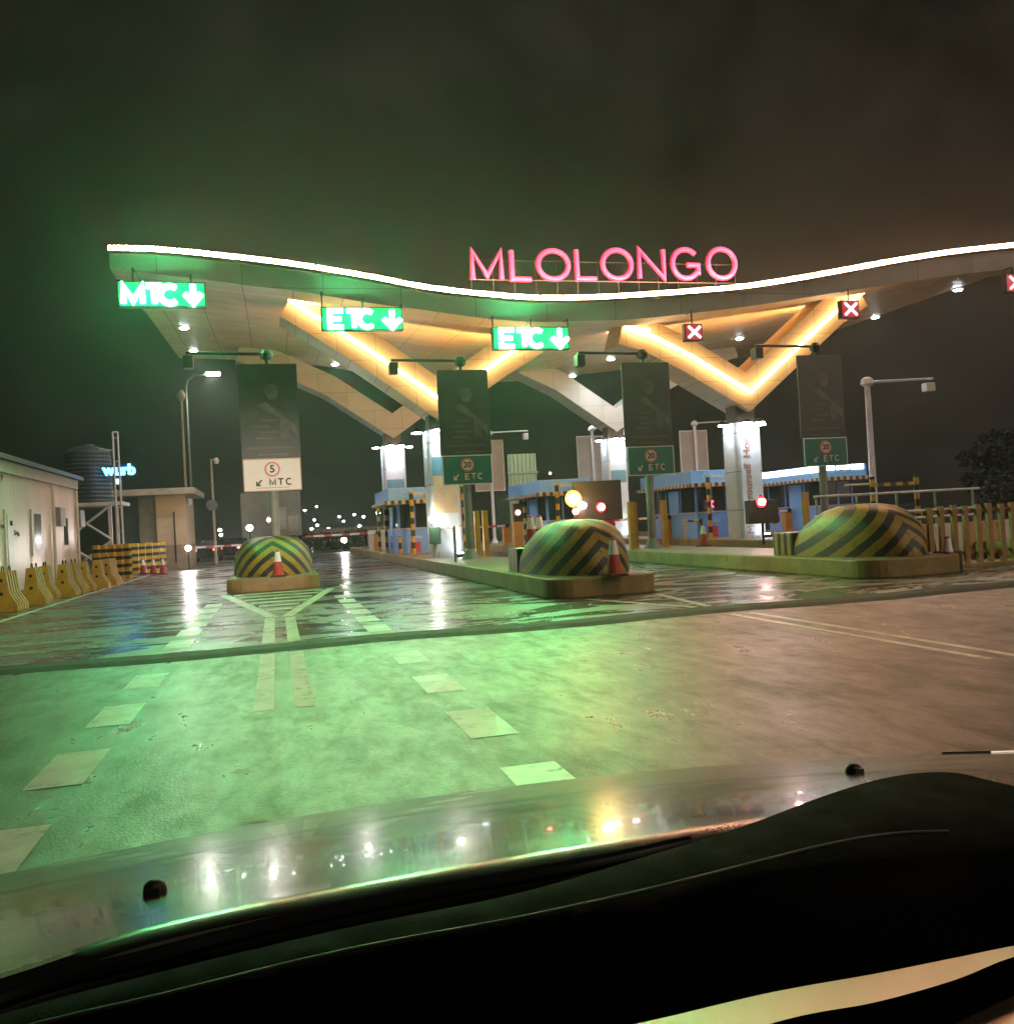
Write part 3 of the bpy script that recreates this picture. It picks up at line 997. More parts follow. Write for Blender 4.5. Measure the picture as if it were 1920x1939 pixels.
# ------------------------------------------------------------------ billboard posts with lane boards
def lane_post(loc, label, kind):
    r = thing('lane_billboard_post', label, 'billboard post', loc, 'dark billboards on posts with lane boards')
    MB().lathe([(.30, 0), (.27, .06), (.16, .28), (.13, .32), (.13, 2.4), (.10, 2.45), (.10, 5.98)], (0, 0, 0), 16).build('pole', M_pole, r, world=False)
    z0 = 3.30
    MB().box(-.82, .82, -.20, -.12, z0, z0 + 2.7).build('billboard', M_bb, r, world=False, bevel=.01)
    bbp = [o for o in bpy.data.objects if o.parent == r and o.name.startswith('billboard')][0]
    pm = MB()
    pm.prism([(-.15, z0 + 1.95), (.0, z0 + 2.12), (.22, z0 + 2.1), (.3, z0 + 1.9), (.2, z0 + 1.7), (.0, z0 + 1.68)], 'Y', -.206, -.201)
    pm.prism([(-.35, z0 + 1.5), (-.1, z0 + 1.62), (.75, z0 + .9), (.75, z0 + .62), (.2, z0 + 1.2)], 'Y', -.206, -.201)
    pm.prism([(.28, z0 + .55), (.52, z0 + .55), (.52, z0 + 1.12), (.28, z0 + 1.12)], 'Y', -.209, -.2065)
    for i, (a, b_) in enumerate(((-.4, .1), (-.3, .25), (-.45, .0), (-.25, .2))):
        pm.box(a, b_, -.206, -.201, z0 + .55 + i * .17, z0 + .60 + i * .17)
    pm.box(-.65, .65, -.206, -.201, z0 + .28, z0 + .325)
    pm.box(-.35, .55, -.206, -.201, z0 + .08, z0 + .12)
    pm.build('printed_picture', M_bb2, bbp, world=False)
    # camera arm on top
    a = MB()
    a.tube([(0, 0, 5.95), (0, 0, 6.32), (-2.2, 0, 6.36)], .045, 8)
    a.lathe([(.05, 0), (.17, .08), (.19, .2), (.10, .32), (.0, .34)], (0.0, 0, 6.12), 12)
    a.build('camera_arm', M_dark, r, world=False)
    MB().box(-2.27, -2.0, -.16, .2, 5.92, 6.28).build('camera', M_dark, r, world=False, bevel=.03)
    zb = 2.36
    face, ink = (M_signw, M_ink) if kind == 'MTC' else (M_teal, M_roundel)
    yb = -.24
    b = MB().prism(rounded_rect(-.80, .80, zb, zb + .93, .05, 3), 'Y', yb, yb + .05).build('lane_board', face, r, world=False)
    rim = MB()
    for q in ((-.80, .80, zb, zb + .028), (-.80, .80, zb + .902, zb + .93), (-.80, -.772, zb + .029, zb + .901), (.772, .80, zb + .029, zb + .901)):
        rim.box(q[0], q[1], yb - .012, yb - .001, q[2], q[3])
    rim.build('board_border', M_signw if kind != 'MTC' else M_btan, b, world=False)
    MB().disc((0, yb - .006, zb + .62), .215, 'Y', 28, .010).build('speed_roundel', M_rose, b, world=False)
    MB().disc((0, yb - .014, zb + .62), .168, 'Y', 28, .006).build('roundel_disc', M_roundel if kind != 'MTC' else M_signw, b, world=False)
    text_obj('5' if kind == 'MTC' else '20', .30 if kind == 'MTC' else .25, M_ink, 'speed_number', b, (0, yb - .021, zb + .62), extrude=.003, offset=.008)
    tx = M_ink if kind == 'MTC' else M_roundel
    # lane letters
    m = MB()
    xx = -.08
    for ch, w in (('M', .15), ('T', .15), ('C', .16)) if kind == 'MTC' else (('E', .12), ('T', .14), ('C', .15)):
        glyph(m, ch, xx, zb + .17, w, .17, .019, yb - .012, .5)
        xx += w + .075
    m.build('lettering', tx, b, world=False)
    m = MB()
    glyph(m, 'w', -.44, zb + .17, .14, .15, .021, yb - .012, .5)
    m.build('arrow', tx, b, world=False)
    if kind == 'MTC':
        m = MB()
        m.box(-.45, .45, yb - .006, yb - .001, zb + .085, zb + .105)
        m.build('small_print', pmat('pale_print', (.5, .4, .36), .5), b, world=False)
    return r


lane_post((0.0, 26.6, K), 'dark billboard on a post over the white MTC lane board with a 5 roundel', 'MTC')
lp = lane_post((5.95, 27.9, K), 'dark billboard over the teal ETC board with a 20 roundel, left of the amber beacon', 'ETC')
copy_tree(lp, (11.75, 26.9, K), 'dark billboard over the dim ETC board, between the right crash barrier and the amber beacon')
copy_tree(lp, (17.45, 25.9, K), 'faint dark billboard over an ETC board behind the right crash barrier')

# billboards for the opposite side seen from behind
def back_board(loc, label):
    r = thing('billboard', label, 'billboard', loc, 'pale billboards seen from behind beyond the booths')
    MB().box(-.85, .85, .0, .09, 2.9, 5.75).build('back_panel', M_bbk, r, world=False, bevel=.01)
    rim = MB()
    for q in ((-.85, .85, 5.70, 5.75), (-.85, .85, 2.9, 2.95)):
        rim.box(q[0], q[1], -.03, -.001, q[2], q[3])
    for q in ((-.85, -.81), (.81, .85)):
        rim.box(q[0], q[1], -.03, -.001, 2.951, 5.699)
    rim.build('frame', M_palepole, r, world=False)
    MB().lathe([(.2, 0), (.12, .2), (.09, .25), (.09, 6.2)], (0.05, -.14, 0), 12).build('pole', M_palepole, r, world=False)
    a = MB()
    a.tube([(.05, -.14, 6.15), (2.3, -.14, 6.2)], .04, 8)
    a.lathe([(.06, 0), (.2, .1), (.2, .22), (.08, .34)], (.05, -.14, 5.95), 12)
    a.build('camera_arm', M_palepole, r, world=False)
    MB().box(2.0, 2.28, -.3, .02, 5.7, 6.05).build('camera', M_palepole, r, world=False, bevel=.03)
    return r


bbk = back_board((11.7, 48.6, K), 'grey back of a billboard behind the teal board of the left ETC post')
copy_tree(bbk, (17.5, 47.9, K), 'grey back of a billboard above the amber beacon box')
copy_tree(bbk, (23.2, 46.6, K), 'grey back of a billboard above the blue booth with the red X')

# ------------------------------------------------------------------ toll booths
def booth(loc, label, lit=False):
    r = thing('toll_booth', label, 'toll booth', loc, 'blue toll booths on the islands')
    W, L = .72, 4.4
    MB().box(-W, W, 0, L, 0, 1.05).build('base_panel', M_blue, r, world=False, bevel=.02)
    sill = MB().box(-W - .03, W + .03, -.03, L + .03, 1.051, 1.10).build('sill', pmat('lilac_sill', (.4, .4, .55), .4), r, world=False)
    gl = MB().box(-W + .04, W - .04, .04, L - .04, 1.101, 2.1).build('window', M_glass, r, world=False)
    for x in (-W, W - .1):
        for y in (0, 1.4, 2.9, L - .1):
            MB().box(x, x + .1, y, y + .1, 1.102, 2.1).build('mullion', pmat('blue_mullion', (.12, .28, .75), .4), r, world=False)
    MB().box(-.04, .04, 0, .039, 1.102, 2.1).build('mullion', pmat('blue_mullion', (.12, .28, .75), .4), r, world=False)
    dr = MB().box(-W - .015, -W + .039, 1.6, 2.6, .1, 2.05).build('door', M_blue2, r, world=False, bevel=.01)
    MB().box(-W - .05, -W - .016, 1.7, 1.74, 1.0, 1.2).build('handle', M_metal, dr, world=False)
    aw = MB().box(-W - .55, W + .55, -.6, L + .4, 2.12, 2.24).build('awning', STRE, r, world=False, bevel=.01)
    MB().box(-W - .565, W + .565, -.62, -.601, 2.10, 2.26).build('awning_edge', stripe_mat('awning_front_paint', .3, 'X', yel=(.6, .45, .25), blk=(.04, .04, .05)) if 'awning_front_paint' not in MATS else MATS['awning_front_paint'], aw, world=False)
    hd = MB().box(-W - .4, W + .4, -.45, L + .3, 2.241, 2.78).build('header', M_blue2, r, world=False, bevel=.03)
    text_obj('Midea', .24, M_white, 'logo', hd, (.06, -.46, 2.52), offset=.003)
    m = MB()
    m.tube([(-.46 + .12 * math.cos(a * .33), -.455, 2.52 + .12 * math.sin(a * .33)) for a in range(2, 16)], .012, 6)
    m.build('logo_ring', M_white, hd, world=False)
    lg = text_obj('Midea', .2, M_white, 'logo', r, (.05, -.012, .72), offset=.003)
    MB().box(-.25, .2, -.02, -.001, .05, .5).build('red_panel', M_red, r, world=False)
    if lit:
        MB().box(-W - .41, -W - .402, -.4, L + .2, 2.5, 2.74).build('light_tube', E_tubew, hd, world=False)
        m = MB()
        for k in range(3):
            m.box(-W - .3 + k * .7, -W + .28 + k * .7, -.472, -.453, 2.56, 2.74)
        m.build('light_tube', E_tubew, hd, world=False)
    return r


b0 = booth((17.4, 33.6, K), 'blue toll booth with white lettering and the red X, left of the lit column')
copy_tree(b0, (11.75, 36.0, K), 'blue toll booth behind the amber beacon')
copy_tree(b0, (5.7, 37.6, K), 'narrow blue toll booth behind the left striped posts')
booth((23.2, 33.4, K), 'blue toll booth with bright white tubes along its header, behind the right crash barrier', True)
for cx, cy, w in ((17.4, 33.6, 1), (11.75, 36, 1), (5.7, 37.6, 1)):
    pass

# red X display on the booth lane
t = thing('lane_display', 'small red X display at the left striped post of the lit column booth', 'display', (16.95, 33.0, K))
MB().box(16.78, 17.22, 33.0, 33.12, 1.55, 1.95).build('casing', M_dark, t)
m = MB()
glyph(m, 'X', 16.86, 1.62, .27, .26, .035, 32.98, .5)
m.build('cross', emat('red_display', (1, .05, .10), 3), t)
MB().tube([(17.0, 33.06, K), (17.0, 33.06, 1.55)], .03, 6).build('post', M_dark, t)

# ------------------------------------------------------------------ striped posts
def spost(loc, label, h=2.45, r_=.085):
    o = MB().lathe([(r_ + .05, 0), (r_ + .05, .03), (r_, .04), (r_, h), (r_ * .7, h + .03)], n=14).build('striped_post', STR)
    o.location = loc
    tag(o, label, 'post', 'yellow and black striped posts')
    return o


posts = [((775, 1045), 'thick striped post right of the narrow booth, taller of the left group', 2.45),
         ((733, 1042), 'striped post at the left corner of the narrow blue booth', 2.0),
         ((721, 1040), 'thin far striped post at the end of the left boom arm', 2.2)]
spost((5.45, 36.6, K), posts[0][1], 2.6)
spost((4.95, 41.5, K), posts[1][1], 2.3, .075)
spost((4.95, 44.5, K), posts[2][1], 2.6, .07)
spost((6.75, 32.3, K), 'bright striped post just left of the teal ETC post', 2.55, .095)
spost((11.2, 35.0, K), 'striped post in front of the booth behind the amber beacon', 2.6)
spost((10.85, 38.8, K), 'striped post left of the booth behind the amber beacon', 2.3)
spost((16.75, 32.6, K), 'striped post at the left front of the booth with the red X display', 2.45)
spost((18.15, 32.4, K), 'thick striped post at the right front of the booth, beside the red lamps', 2.75, .11)
spost((18.5, 36.0, K), 'striped post behind the thick one, left of the lit column', 2.3)
gt = thing('height_gantry', 'low striped height-limit frame behind the right crash barrier', 'gantry', tuple(P(1645, 960, 27)[:2]) + (0,))
a, b_ = P(1645, 905, 27), P(1728, 900, 27)
for p in (a, b_):
    MB().lathe([(.09, 0), (.09, 2.35)], (p.x, 27, 0), 12).build('post', STR, gt)
MB().box(a.x + .1, b_.x - .1, 26.94, 27.06, 2.0, 2.12).build('crossbar', STRX, gt)
MB().tube([(a.x - 1.1, 27, 2.1), (a.x - .1, 27, 2.1)], .04, 8).build('side_bar', M_palepole, gt)
# low hoop rails by the booths
hp = thing('hoop_rail', 'low striped hoop rail in front of the booth left of the lit column', 'rail', (16.3, 33.2, K))
MB().tube([(15.9, 33.2, K), (15.9, 33.2, 1.12), (16.65, 33.2, 1.12), (16.65, 33.2, K)], .05, 10).build('hoop', STRX, hp)
# striped group of stub bollards before the left booth
for i in range(5):
    o = MB().lathe([(.07, 0), (.07, .75), (.05, .78)], n=12).build('striped_bollard', STR)
    o.location = (5.0 + .22 * (i % 3), 37.4 + i * .8, K)
    tag(o, 'short striped bollard in the row at the foot of the narrow blue booth', 'bollard', 'short striped bollards by the narrow booth')
# cross boards between the left posts
for px, lb in ((805, 'small yellow arm plate left of the left lit column'), (868, 'small yellow arm plate beside the bright striped post')):
    c = P(px, 937, 32.6)
    t = thing('arm_plate', lb, 'plate', tuple(c), 'small yellow plates on striped posts')
    MB().box(c.x - .14, c.x + .14, 32.55, 32.6, c.z - .1, c.z + .1).build('plate', M_yel, t, bevel=.01)
    MB().tube([(c.x, 32.62, c.z), (c.x + (-.5 if px < 830 else .14), 32.62, c.z)], .025, 6).build('arm', M_pole, t)

# ------------------------------------------------------------------ yellow bollards (square posts)
def ybol(loc, label, h=1.55):
    o = MB().box(-.085, .085, -.085, .085, 0.02, h).box(-.14, .14, -.14, .14, 0, .02).build('square_bollard', M_yel)
    o.location = loc
    tag(o, label, 'bollard', 'square yellow bollards')


ybol((6.45, 29.0, K), 'square yellow bollard just right of the teal ETC post')
ybol((6.8, 29.3, K), 'second square yellow bollard right of the teal ETC post, beside the open lane')
ybol((11.05, 26.9, K), 'square yellow bollard left of the dim ETC post, right behind the amber-beacon barrier')
ybol((11.45, 27.6, K), 'square yellow bollard touching the left side of the dim ETC post')
ybol((12.2, 26.9, K), 'square yellow bollard just right of the dim ETC post')
ybol((16.75, 25.9, K), 'square yellow bollard rising behind the striped block of the right crash barrier')

# ------------------------------------------------------------------ boom barriers
def boom(loc, label, ln=3.3, z=1.1):
    r = thing('boom_barrier', label, 'boom barrier', loc, 'red and white boom barriers across the lanes')
    MB().box(-.18, .18, -.15, .15, 0, .95).build('cabinet', pmat('boom_cabinet_orange', (.55, .25, .05), .45), r, world=False, bevel=.02)
    MB().box(-ln, .1, -.22, -.17, z - .05, z + .05).build('arm', STRA, r, world=False)
    MB().disc((0, -.2, z), .1, 'Y', 16, .08).build('pivot', M_dark, r, world=False)
    return r


bm0 = boom((5.05, 46.5, K), 'closed boom arm across the lane left of the narrow booth', 3.6, .95)
copy_tree(bm0, (-0.9, 50, .1), 'closed boom arm behind the MTC crash barrier, at the left')
copy_tree(bm0, (10.9, 42.5, K), 'boom arm across the lane between the left lit column and the amber beacon')
copy_tree(bm0, (16.55, 36.2, K), 'boom arm in front of the booth with the red X display')
copy_tree(bm0, (22.3, 36.0, K), 'boom arm right of the lit column')

# ------------------------------------------------------------------ signal boxes on the islands
def sigbox(c, w, h, label, zfoot):
    t = thing('signal_box', label, 'signal box', (c.x, c.y, zfoot), 'dark signal boxes on thin posts')
    MB().box(c.x - w / 2, c.x + w / 2, c.y, c.y + .25, c.z - h / 2, c.z + h / 2).build('casing', pmat('signal_box_brown', (.035, .028, .024), .5), t, bevel=.02)
    MB().tube([(c.x, c.y + .12, zfoot), (c.x, c.y + .12, c.z - h / 2)], .04, 8).build('post', M_dark, t)
    return t


c = P(1130, 944, 20.3)
t = sigbox(c, 1.18, .95, 'big brown signal box with amber and red lamps above the middle crash barrier', K)
p = P(1081, 941, 20.3)
MB().disc((p.x, 20.24, p.z), .15, 'Y', 24, .1).build('amber_lamp', E_amber, t)
MB().disc((p.x, 20.27, p.z), .20, 'Y', 24, .05).build('amber_glow_disc', E_amglow, t)  # wider glowing disc, the lamp's orange glow given as a shape
p = P(1098, 954, 20.3)
MB().disc((p.x, 20.24, p.z), .075, 'Y', 16, .08).build('white_lamp', E_white, t)
p = P(1133, 957, 20.3)
MB().disc((p.x, 20.26, p.z), .075, 'Y', 16, .08).build('red_lamp', E_redcore, t)
MB().disc((p.x, 20.275, p.z), .12, 'Y', 20, .03).build('red_glow_disc', emat('red_glow_rim', (.6, .01, .02), 1.0), t)  # dim red disc painted as the glow round the lamp
p = P(1085, 965, 20.3)
MB().disc((p.x, 20.26, p.z), .07, 'Y', 16, .06).build('red_lamp', E_red, t)
lamp('POINT', 'amber_glow', tuple(P(1081, 941, 20.0)), 45, (1, .6, .2), t, shadow_soft_size=.15)
c = P(1441, 965, 24.5)
t = sigbox(c, 1.0, .72, 'dark signal box with a red lamp in front of the lit column', K)
p = P(1435, 947, 24.5)
MB().disc((p.x, 24.45, p.z), .105, 'Y', 18, .09).build('red_lamp', E_redcore, t)
MB().disc((p.x, 24.47, p.z), .17, 'Y', 22, .05).build('red_glow_disc', emat('red_glow_rim', (.6, .01, .02), 1.0), t)  # same painted glow disc, larger
p = P(1436, 935, 24.5)
MB().lathe([(.05, 0), (.05, .12), (.03, .16)], (p.x, 24.55, c.z + .36), 10).build('beacon', M_red, t)
c = P(514, 979, 28.2)
t = sigbox(c, .34, .34, 'small dark signal box with a white lamp above the MTC crash barrier', K)
p = P(507, 981, 28.2)
MB().disc((p.x, 28.16, p.z), .05, 'Y', 12, .06).build('white_lamp', E_white, t)
# red lamps beside the booths
for (px, py, Y), lb in (((977, 967, 33), 'red signal lamp on an orange cabinet left of the middle crash barrier'), ((1393, 966, 34.5), 'double red signal lamp behind the thick striped post')):
    c = P(px, py, Y)
    t = thing('red_signal', lb, 'signal lamp', (c.x, Y, K), 'red signal lamps by the booths')
    MB().box(c.x - .14, c.x + .14, Y, Y + .2, c.z - .35, c.z + .35).build('casing', M_dark, t)
    for dz in ((0,) if px < 1000 else (.25, -.15)):
        MB().disc((c.x, Y - .02, c.z + dz), .09, 'Y', 16, .05).build('lamp_glass', E_red, t)
    MB().box(c.x - .18, c.x + .18, Y, Y + .3, K, c.z - .36).build('cabinet', pmat('boom_cabinet_orange', (.55, .25, .05), .45), t)
# round red stop disc & bent gate by the right signal
for (px, py, Y), lb in (((1462, 978, 26.5), 'red stop disc beside the signal box at the lit column'), ((1148, 990, 22.5), 'red stop disc behind the middle crash barrier')):
    c = P(px, py, Y)
    t = thing('stop_paddle', lb, 'stop disc', (c.x, Y, K), 'red stop discs on posts')
    MB().disc((c.x, Y, c.z), .2, 'Y', 8, .03).build('disc', M_red, t)
    MB().tube([(c.x, Y + .04, K), (c.x, Y + .04, c.z)], .025, 6).build('post', M_palepole, t)
    MB().box(c.x - .45, c.x + .1, Y - .04, Y - .018, c.z - .03, c.z + .03).build('arm', STRA, t)
# camera pole by the lit column
c = G(1403, 1024, K)
t = thing('ticket_pole', 'slim white camera pole left of the lit column', 'camera pole', (18.9, 33, K))
MB().lathe([(.16, 0), (.1, .12), (.06, .2), (.06, 2.75)], (18.9, 33, K), 12).build('pole', M_palepole, t)
MB().lathe([(.05, 0), (.14, .06), (.14, .16), (.08, .22)], (18.8, 33, 3.0), 12).build('camera', M_palepole, t)
MB().lathe([(.06, 0), (.11, .04), (.11, .12), (.06, .16)], (18.9, 33, 1.3), 12).build('clamp', M_palepole, t)

# lit card machine & ticket stand on the left island
t = thing('ticket_machine', 'dark ticket machine stand beside the left lit column', 'ticket machine', (5.3, 30.6, K))
MB().box(5.12, 5.5, 30.5, 30.8, .85, 1.45).build('casing', pmat('machine_green', (.05, .12, .07), .4), t, bevel=.03)
MB().tube([(5.3, 30.65, K), (5.3, 30.65, .85)], .05, 8).build('post', M_pole, t)
p = P(817, 979, 30.3)
MB().lathe([(.0, -.13), (.09, -.1), (.13, 0), (.09, .1), (0, .13)], (p.x, 30.4, p.z), 14).build('lamp_globe', E_white, t)
MB().tube([(p.x, 30.45, p.z), (p.x, 30.55, 1.4)], .02, 6).build('lamp_arm', M_dark, t)
lamp('POINT', 'machine_light', (p.x, 30.2, p.z), 12, (1, .9, .8), t, shadow_soft_size=.1)
t = thing('guard_rail', 'low steel hoop rail in front of the left lit column', 'rail', (5.9, 29.4, K))
a, b_ = G(841 - 8, 1052, K), G(860, 1060, K)
MB().tube([(a.x, a.y, K), (a.x, a.y, 1.4), (b_.x, b_.y, 1.4), (b_.x, b_.y, K)], .04, 8).build('hoop', M_pole, t)
for px, lb in ((804, 'left concrete bowl planter at the foot of the left lit column'), (873, 'right concrete bowl planter by the bright striped post')):
    c = G(px, 1048, K)
    o = MB().lathe([(.22, 0), (.34, .12), (.36, .2), (.30, .2), (.28, .16)], n=18).build('bowl_planter', pmat('planter_tan', (.5, .36, .2), .5))
    o.location = (c.x, min(c.y, 32), K)
    tag(o, lb, 'planter', 'concrete bowl planters')
# glowing round lamp box right of the machine
t = thing('floor_lantern', 'bright square lantern on the ground before the left lit column', 'lantern', tuple(G(840, 1047, K)))
c = G(840, 1047, K)
MB().box(c.x - .26, c.x + .26, c.y, c.y + .4, K + .1, K + .82).build('shade', emat('lantern_glass', (1, .82, .55), 5), t, bevel=.05)
MB().box(c.x - .22, c.x + .22, c.y + .04, c.y + .36, K, K + .098).build('base', M_pole, t)

# ------------------------------------------------------------------ left side: building
bl = thing('prefab_building', 'long white prefabricated building with a lean-to roof along the left side', 'building', (-7.3, 29, 0))
XB = -7.35
zt = 3.95
M_wall = panel_mat('sandwich_panel', (0.72, 0.59, 0.50), 1.18, 9.0, .4, axes=('Y', 'Z'), mortar=.012, depth=.6)
MB().box(XB - 6, XB, 20, 37.4, 0, zt).build('wall', M_wall, bl)
rf = MB()
rf.prism([(XB - 6.3, zt + .95), (XB + .28, zt + .02), (XB + .28, zt + .16), (XB - 6.3, zt + 1.12)], 'Y', 19.8, 37.65)
rf.build('roof', pmat('roof_grey_sheet', (.12, .12, .11), .5, .3), bl)
MB().box(XB + .001, XB + .12, 20, 37.4, zt - .32, zt + .02).build('gutter', pmat('gutter_paint', (.4, .36, .3), .5), bl)
def wall_px(px, py):
    return PX(px, py, XB)
def wall_rect(mb, px0, px1, py0, py1, proud0, proud1):
    a, b_ = wall_px(px0, (py0 + py1) / 2), wall_px(px1, (py0 + py1) / 2)
    mid = (px0 + px1) / 2
    z1, z0 = wall_px(mid, py0).z, wall_px(mid, py1).z
    return mb.box(XB + proud0, XB + proud1, a.y, b_.y, z0, z1)
w = wall_rect(MB(), 58, 78, 962, 1049, .001, .05).build('window', M_white, bl)
wall_rect(MB(), 62, 75, 970, 1036, .051, .058).build('pane', pmat('grey_pane', (.12, .12, .12), .12), w)
d = wall_rect(MB(), 8, 24, 962, 1090, .001, .05).build('door', M_white, bl)
wall_rect(MB(), 11, 22, 970, 1086, .051, .066).build('door_leaf', pmat('door_leaf', (.6, .56, .5), .4), d)
wall_rect(MB(), 14, 18, 983, 992, .067, .08).build('door_pane', M_glass, d)
for q in ((105, 115, 958, 993), (144, 152, 963, 994)):
    wall_rect(MB(), *q, .001, .16).build('wall_unit', pmat('unit_grey', (.28, .27, .28), .5), bl, bevel=.01)
wall_rect(MB(), 121, 127, 978, 1028, .001, .03).build('slot_window', M_glass, bl)
pp = wall_px(92, 900)
MB().tube([(XB + .09, pp.y, .05), (XB + .09, pp.y, zt - .35)], .05, 8).build('downpipe', M_white, bl)
pp = wall_px(158, 900)
MB().tube([(XB + .07, 37.25, .05), (XB + .07, 37.25, zt - .35)], .05, 8).build('downpipe', M_white, bl)
MB().box(XB - 6.01, XB + .02, 20, 37.42, .0, .25).build('plinth', M_pave, bl)
text_obj('P', .3, M_ink, 'letter', bl, (XB + .012 + 7.3, wall_px(3, 903).y - 29, wall_px(3, 903).z), (PI / 2, 0, PI / 2))
tr = MB()
random.seed(3)
for i in range(26):
    a = wall_px(1 + i * 1.3, 994 + 14 * i / 26 + random.uniform(-3, 3))
    tr.disc((XB + .03, a.y, a.z), random.uniform(.02, .06), 'X', 7, .02)
tr.build('wall_scrawl', M_ink, bl)

# jersey barriers in front of the building
def jersey(loc, label, rz=0):
    r = thing('jersey_barrier', label, 'jersey barrier', loc, 'yellow jersey barriers along the left building', rz)
    prof = [(-.34, 0), (.34, 0), (.34, .12), (.17, .42), (.10, .95), (-.10, .95), (-.17, .42), (-.34, .12)]
    b = MB()
    n = 5
    for k in range(n):
        y0 = k * .21
        b.mi = 0
        b.prism(prof, 'Y', y0, y0 + .15)
        if k < n - 1:
            sm = [(x * .90, z * .985) for x, z in prof]
            b.mi = 1
            b.prism(sm, 'Y', y0 + .1501, y0 + .2099)
    b.mi = 2
    for z in (.42, .74):
        b.disc((0.0, -.003, z), .045, 'Y', 12, .008)
    b.build('body', [M_jersey, pmat('barrier_groove', (.08, .05, .02), .6), M_black], r, world=False)
    e = MB()
    for k in range(n):
        y0 = k * .21
        for a, c_ in zip(prof[2:5], prof[3:6][:2]):
            e.tube([(a[0] + .004, y0 + .01, a[1]), (c_[0] + .004, y0 + .01, c_[1])], .014, 5)
    e.build('edge_ribs', M_jedge, r, world=False)
    for y in (.2, .75):
        MB().tube([(0, y - .1, .94), (0, y - .08, 1.03), (0, y, 1.07), (0, y + .08, 1.03), (0, y + .1, .94)], .012, 5).build('lifting_loop', M_dark, r, world=False)
    return r


jb = jersey((-6.35, 23.6, 0), 'nearest yellow jersey barrier of the row, cut by the left picture edge')
names = ['second', 'third', 'fourth', 'fifth', 'sixth', 'seventh', 'eighth']
ys = [25.9, 27.4, 28.7, 29.95, 31.2, 32.4, 34.2]
for i, (nm, y) in enumerate(zip(names, ys)):
    copy_tree(jb, (-6.35 + .09 * i + random.uniform(-.09, .09), y + random.uniform(-.12, .12), 0), nm + ' yellow jersey barrier counted from the left picture edge' if i < 6 else 'farthest yellow jersey barrier, standing apart next to the striped wall', random.uniform(-.14, .14))

# striped barrier walls
def striped_wall(a, b_, h, label, n):
    t = thing('striped_wall', label, 'striped barrier', (a[0], a[1], 0), 'black and yellow striped barrier walls')
    A, B = Vector((a[0], a[1], 0)), Vector((b_[0], b_[1], 0))
    d = (B - A) / n
    nv = Vector((d.y, -d.x, 0)).normalized() * .12
    mb = MB()
    for k in range(n):
        p, q = A + d * k, A + d * (k + .97)
        m_ = (p + q) / 2 + nv * .7
        poly = [(p.x, p.y), (m_.x + nv.x * .3, m_.y + nv.y * .3), (q.x, q.y), (q.x - nv.x * 2, q.y - nv.y * 2), (p.x - nv.x * 2, p.y - nv.y * 2)]
        mb.prism(poly, 'Z', 0.02, h - .03 * (k % 2))
    mb.build('panel', STRW, t)
    return t


striped_wall((-7.1, 39.0), (-5.75, 39.6), 1.45, 'shorter striped barrier wall next to the jersey barriers', 5)
striped_wall((-6.9, 43.2), (-5.3, 47.5), 1.45, 'longer striped barrier wall behind the three cones', 7)

# steel tower stand + tank
tw = thing('water_tank', 'dark ribbed water tank raised behind the white building', 'water tank', (-9.0, 43.5, 0))
c0 = P(170, 950, 43.5)
prof = []
R = .95
zb, ztk = c0.z, P(170, 852, 43.5).z
nr = 13
for k in range(nr):
    z = (ztk - zb) * k / nr
    dz = (ztk - zb) / nr
    prof += [(R, z), (R + .035, z + dz * .25), (R + .035, z + dz * .6), (R, z + dz * .8)]
prof += [(R * .75, ztk - zb + .12), (.3, ztk - zb + .25), (.28, ztk - zb + .32)]
MB().lathe(prof, (c0.x, 43.5, zb), 28).build('tank', pmat('tank_plastic', (.05, .055, .06), .5, 0, .2, 2), tw)
st = MB()
for sx in (-1, 1):
    for sy in (-1, 1):
        st.box(c0.x + sx * .95 - .07, c0.x + sx * .95 + .07, 43.5 + sy * .9 - .07, 43.5 + sy * .9 + .07, 0, zb - .16)
st.box(c0.x - 1.2, c0.x + 1.5, 42.4, 44.6, zb - .155, zb - .003)
for z0, z1 in ((.3, 1.6), (1.7, zb - .2)):
    st.tube([(c0.x - .95, 42.5, z0), (c0.x + .95, 42.5, z1)], .06, 6)
    st.tube([(c0.x + .95, 42.48, z0), (c0.x - .95, 42.48, z1)], .06, 6)
st.build('stand', M_palepole, tw)
t = thing('mast', 'twin white mast with a platform, left of the kiosk', 'mast', (-8.0, 41.3, 0))
c1 = P(217, 815, 41.3)
m = MB()
for dx in (-.1, .1):
    m.tube([(c1.x + dx, 41.3, 0), (c1.x + dx, 41.3, c1.z)], .04, 8)
for z in (1, 2, 3, 4, 5, 6):
    if z < c1.z:
        m.tube([(c1.x - .1, 41.3, z), (c1.x + .1, 41.3, z)], .025, 6)
m.tube([(c1.x - .1, 41.3, c1.z), (c1.x + .1, 41.3, c1.z)], .04, 6)
m.build('uprights', M_palepole, t)
m = MB().tube([(c1.x - .1, 41.3, P(217, 850, 41.3).z), (P(186, 846, 41.3).x, 41.3, P(186, 846, 41.3).z)], .03, 6)
m.build('side_arm', M_palepole, t)
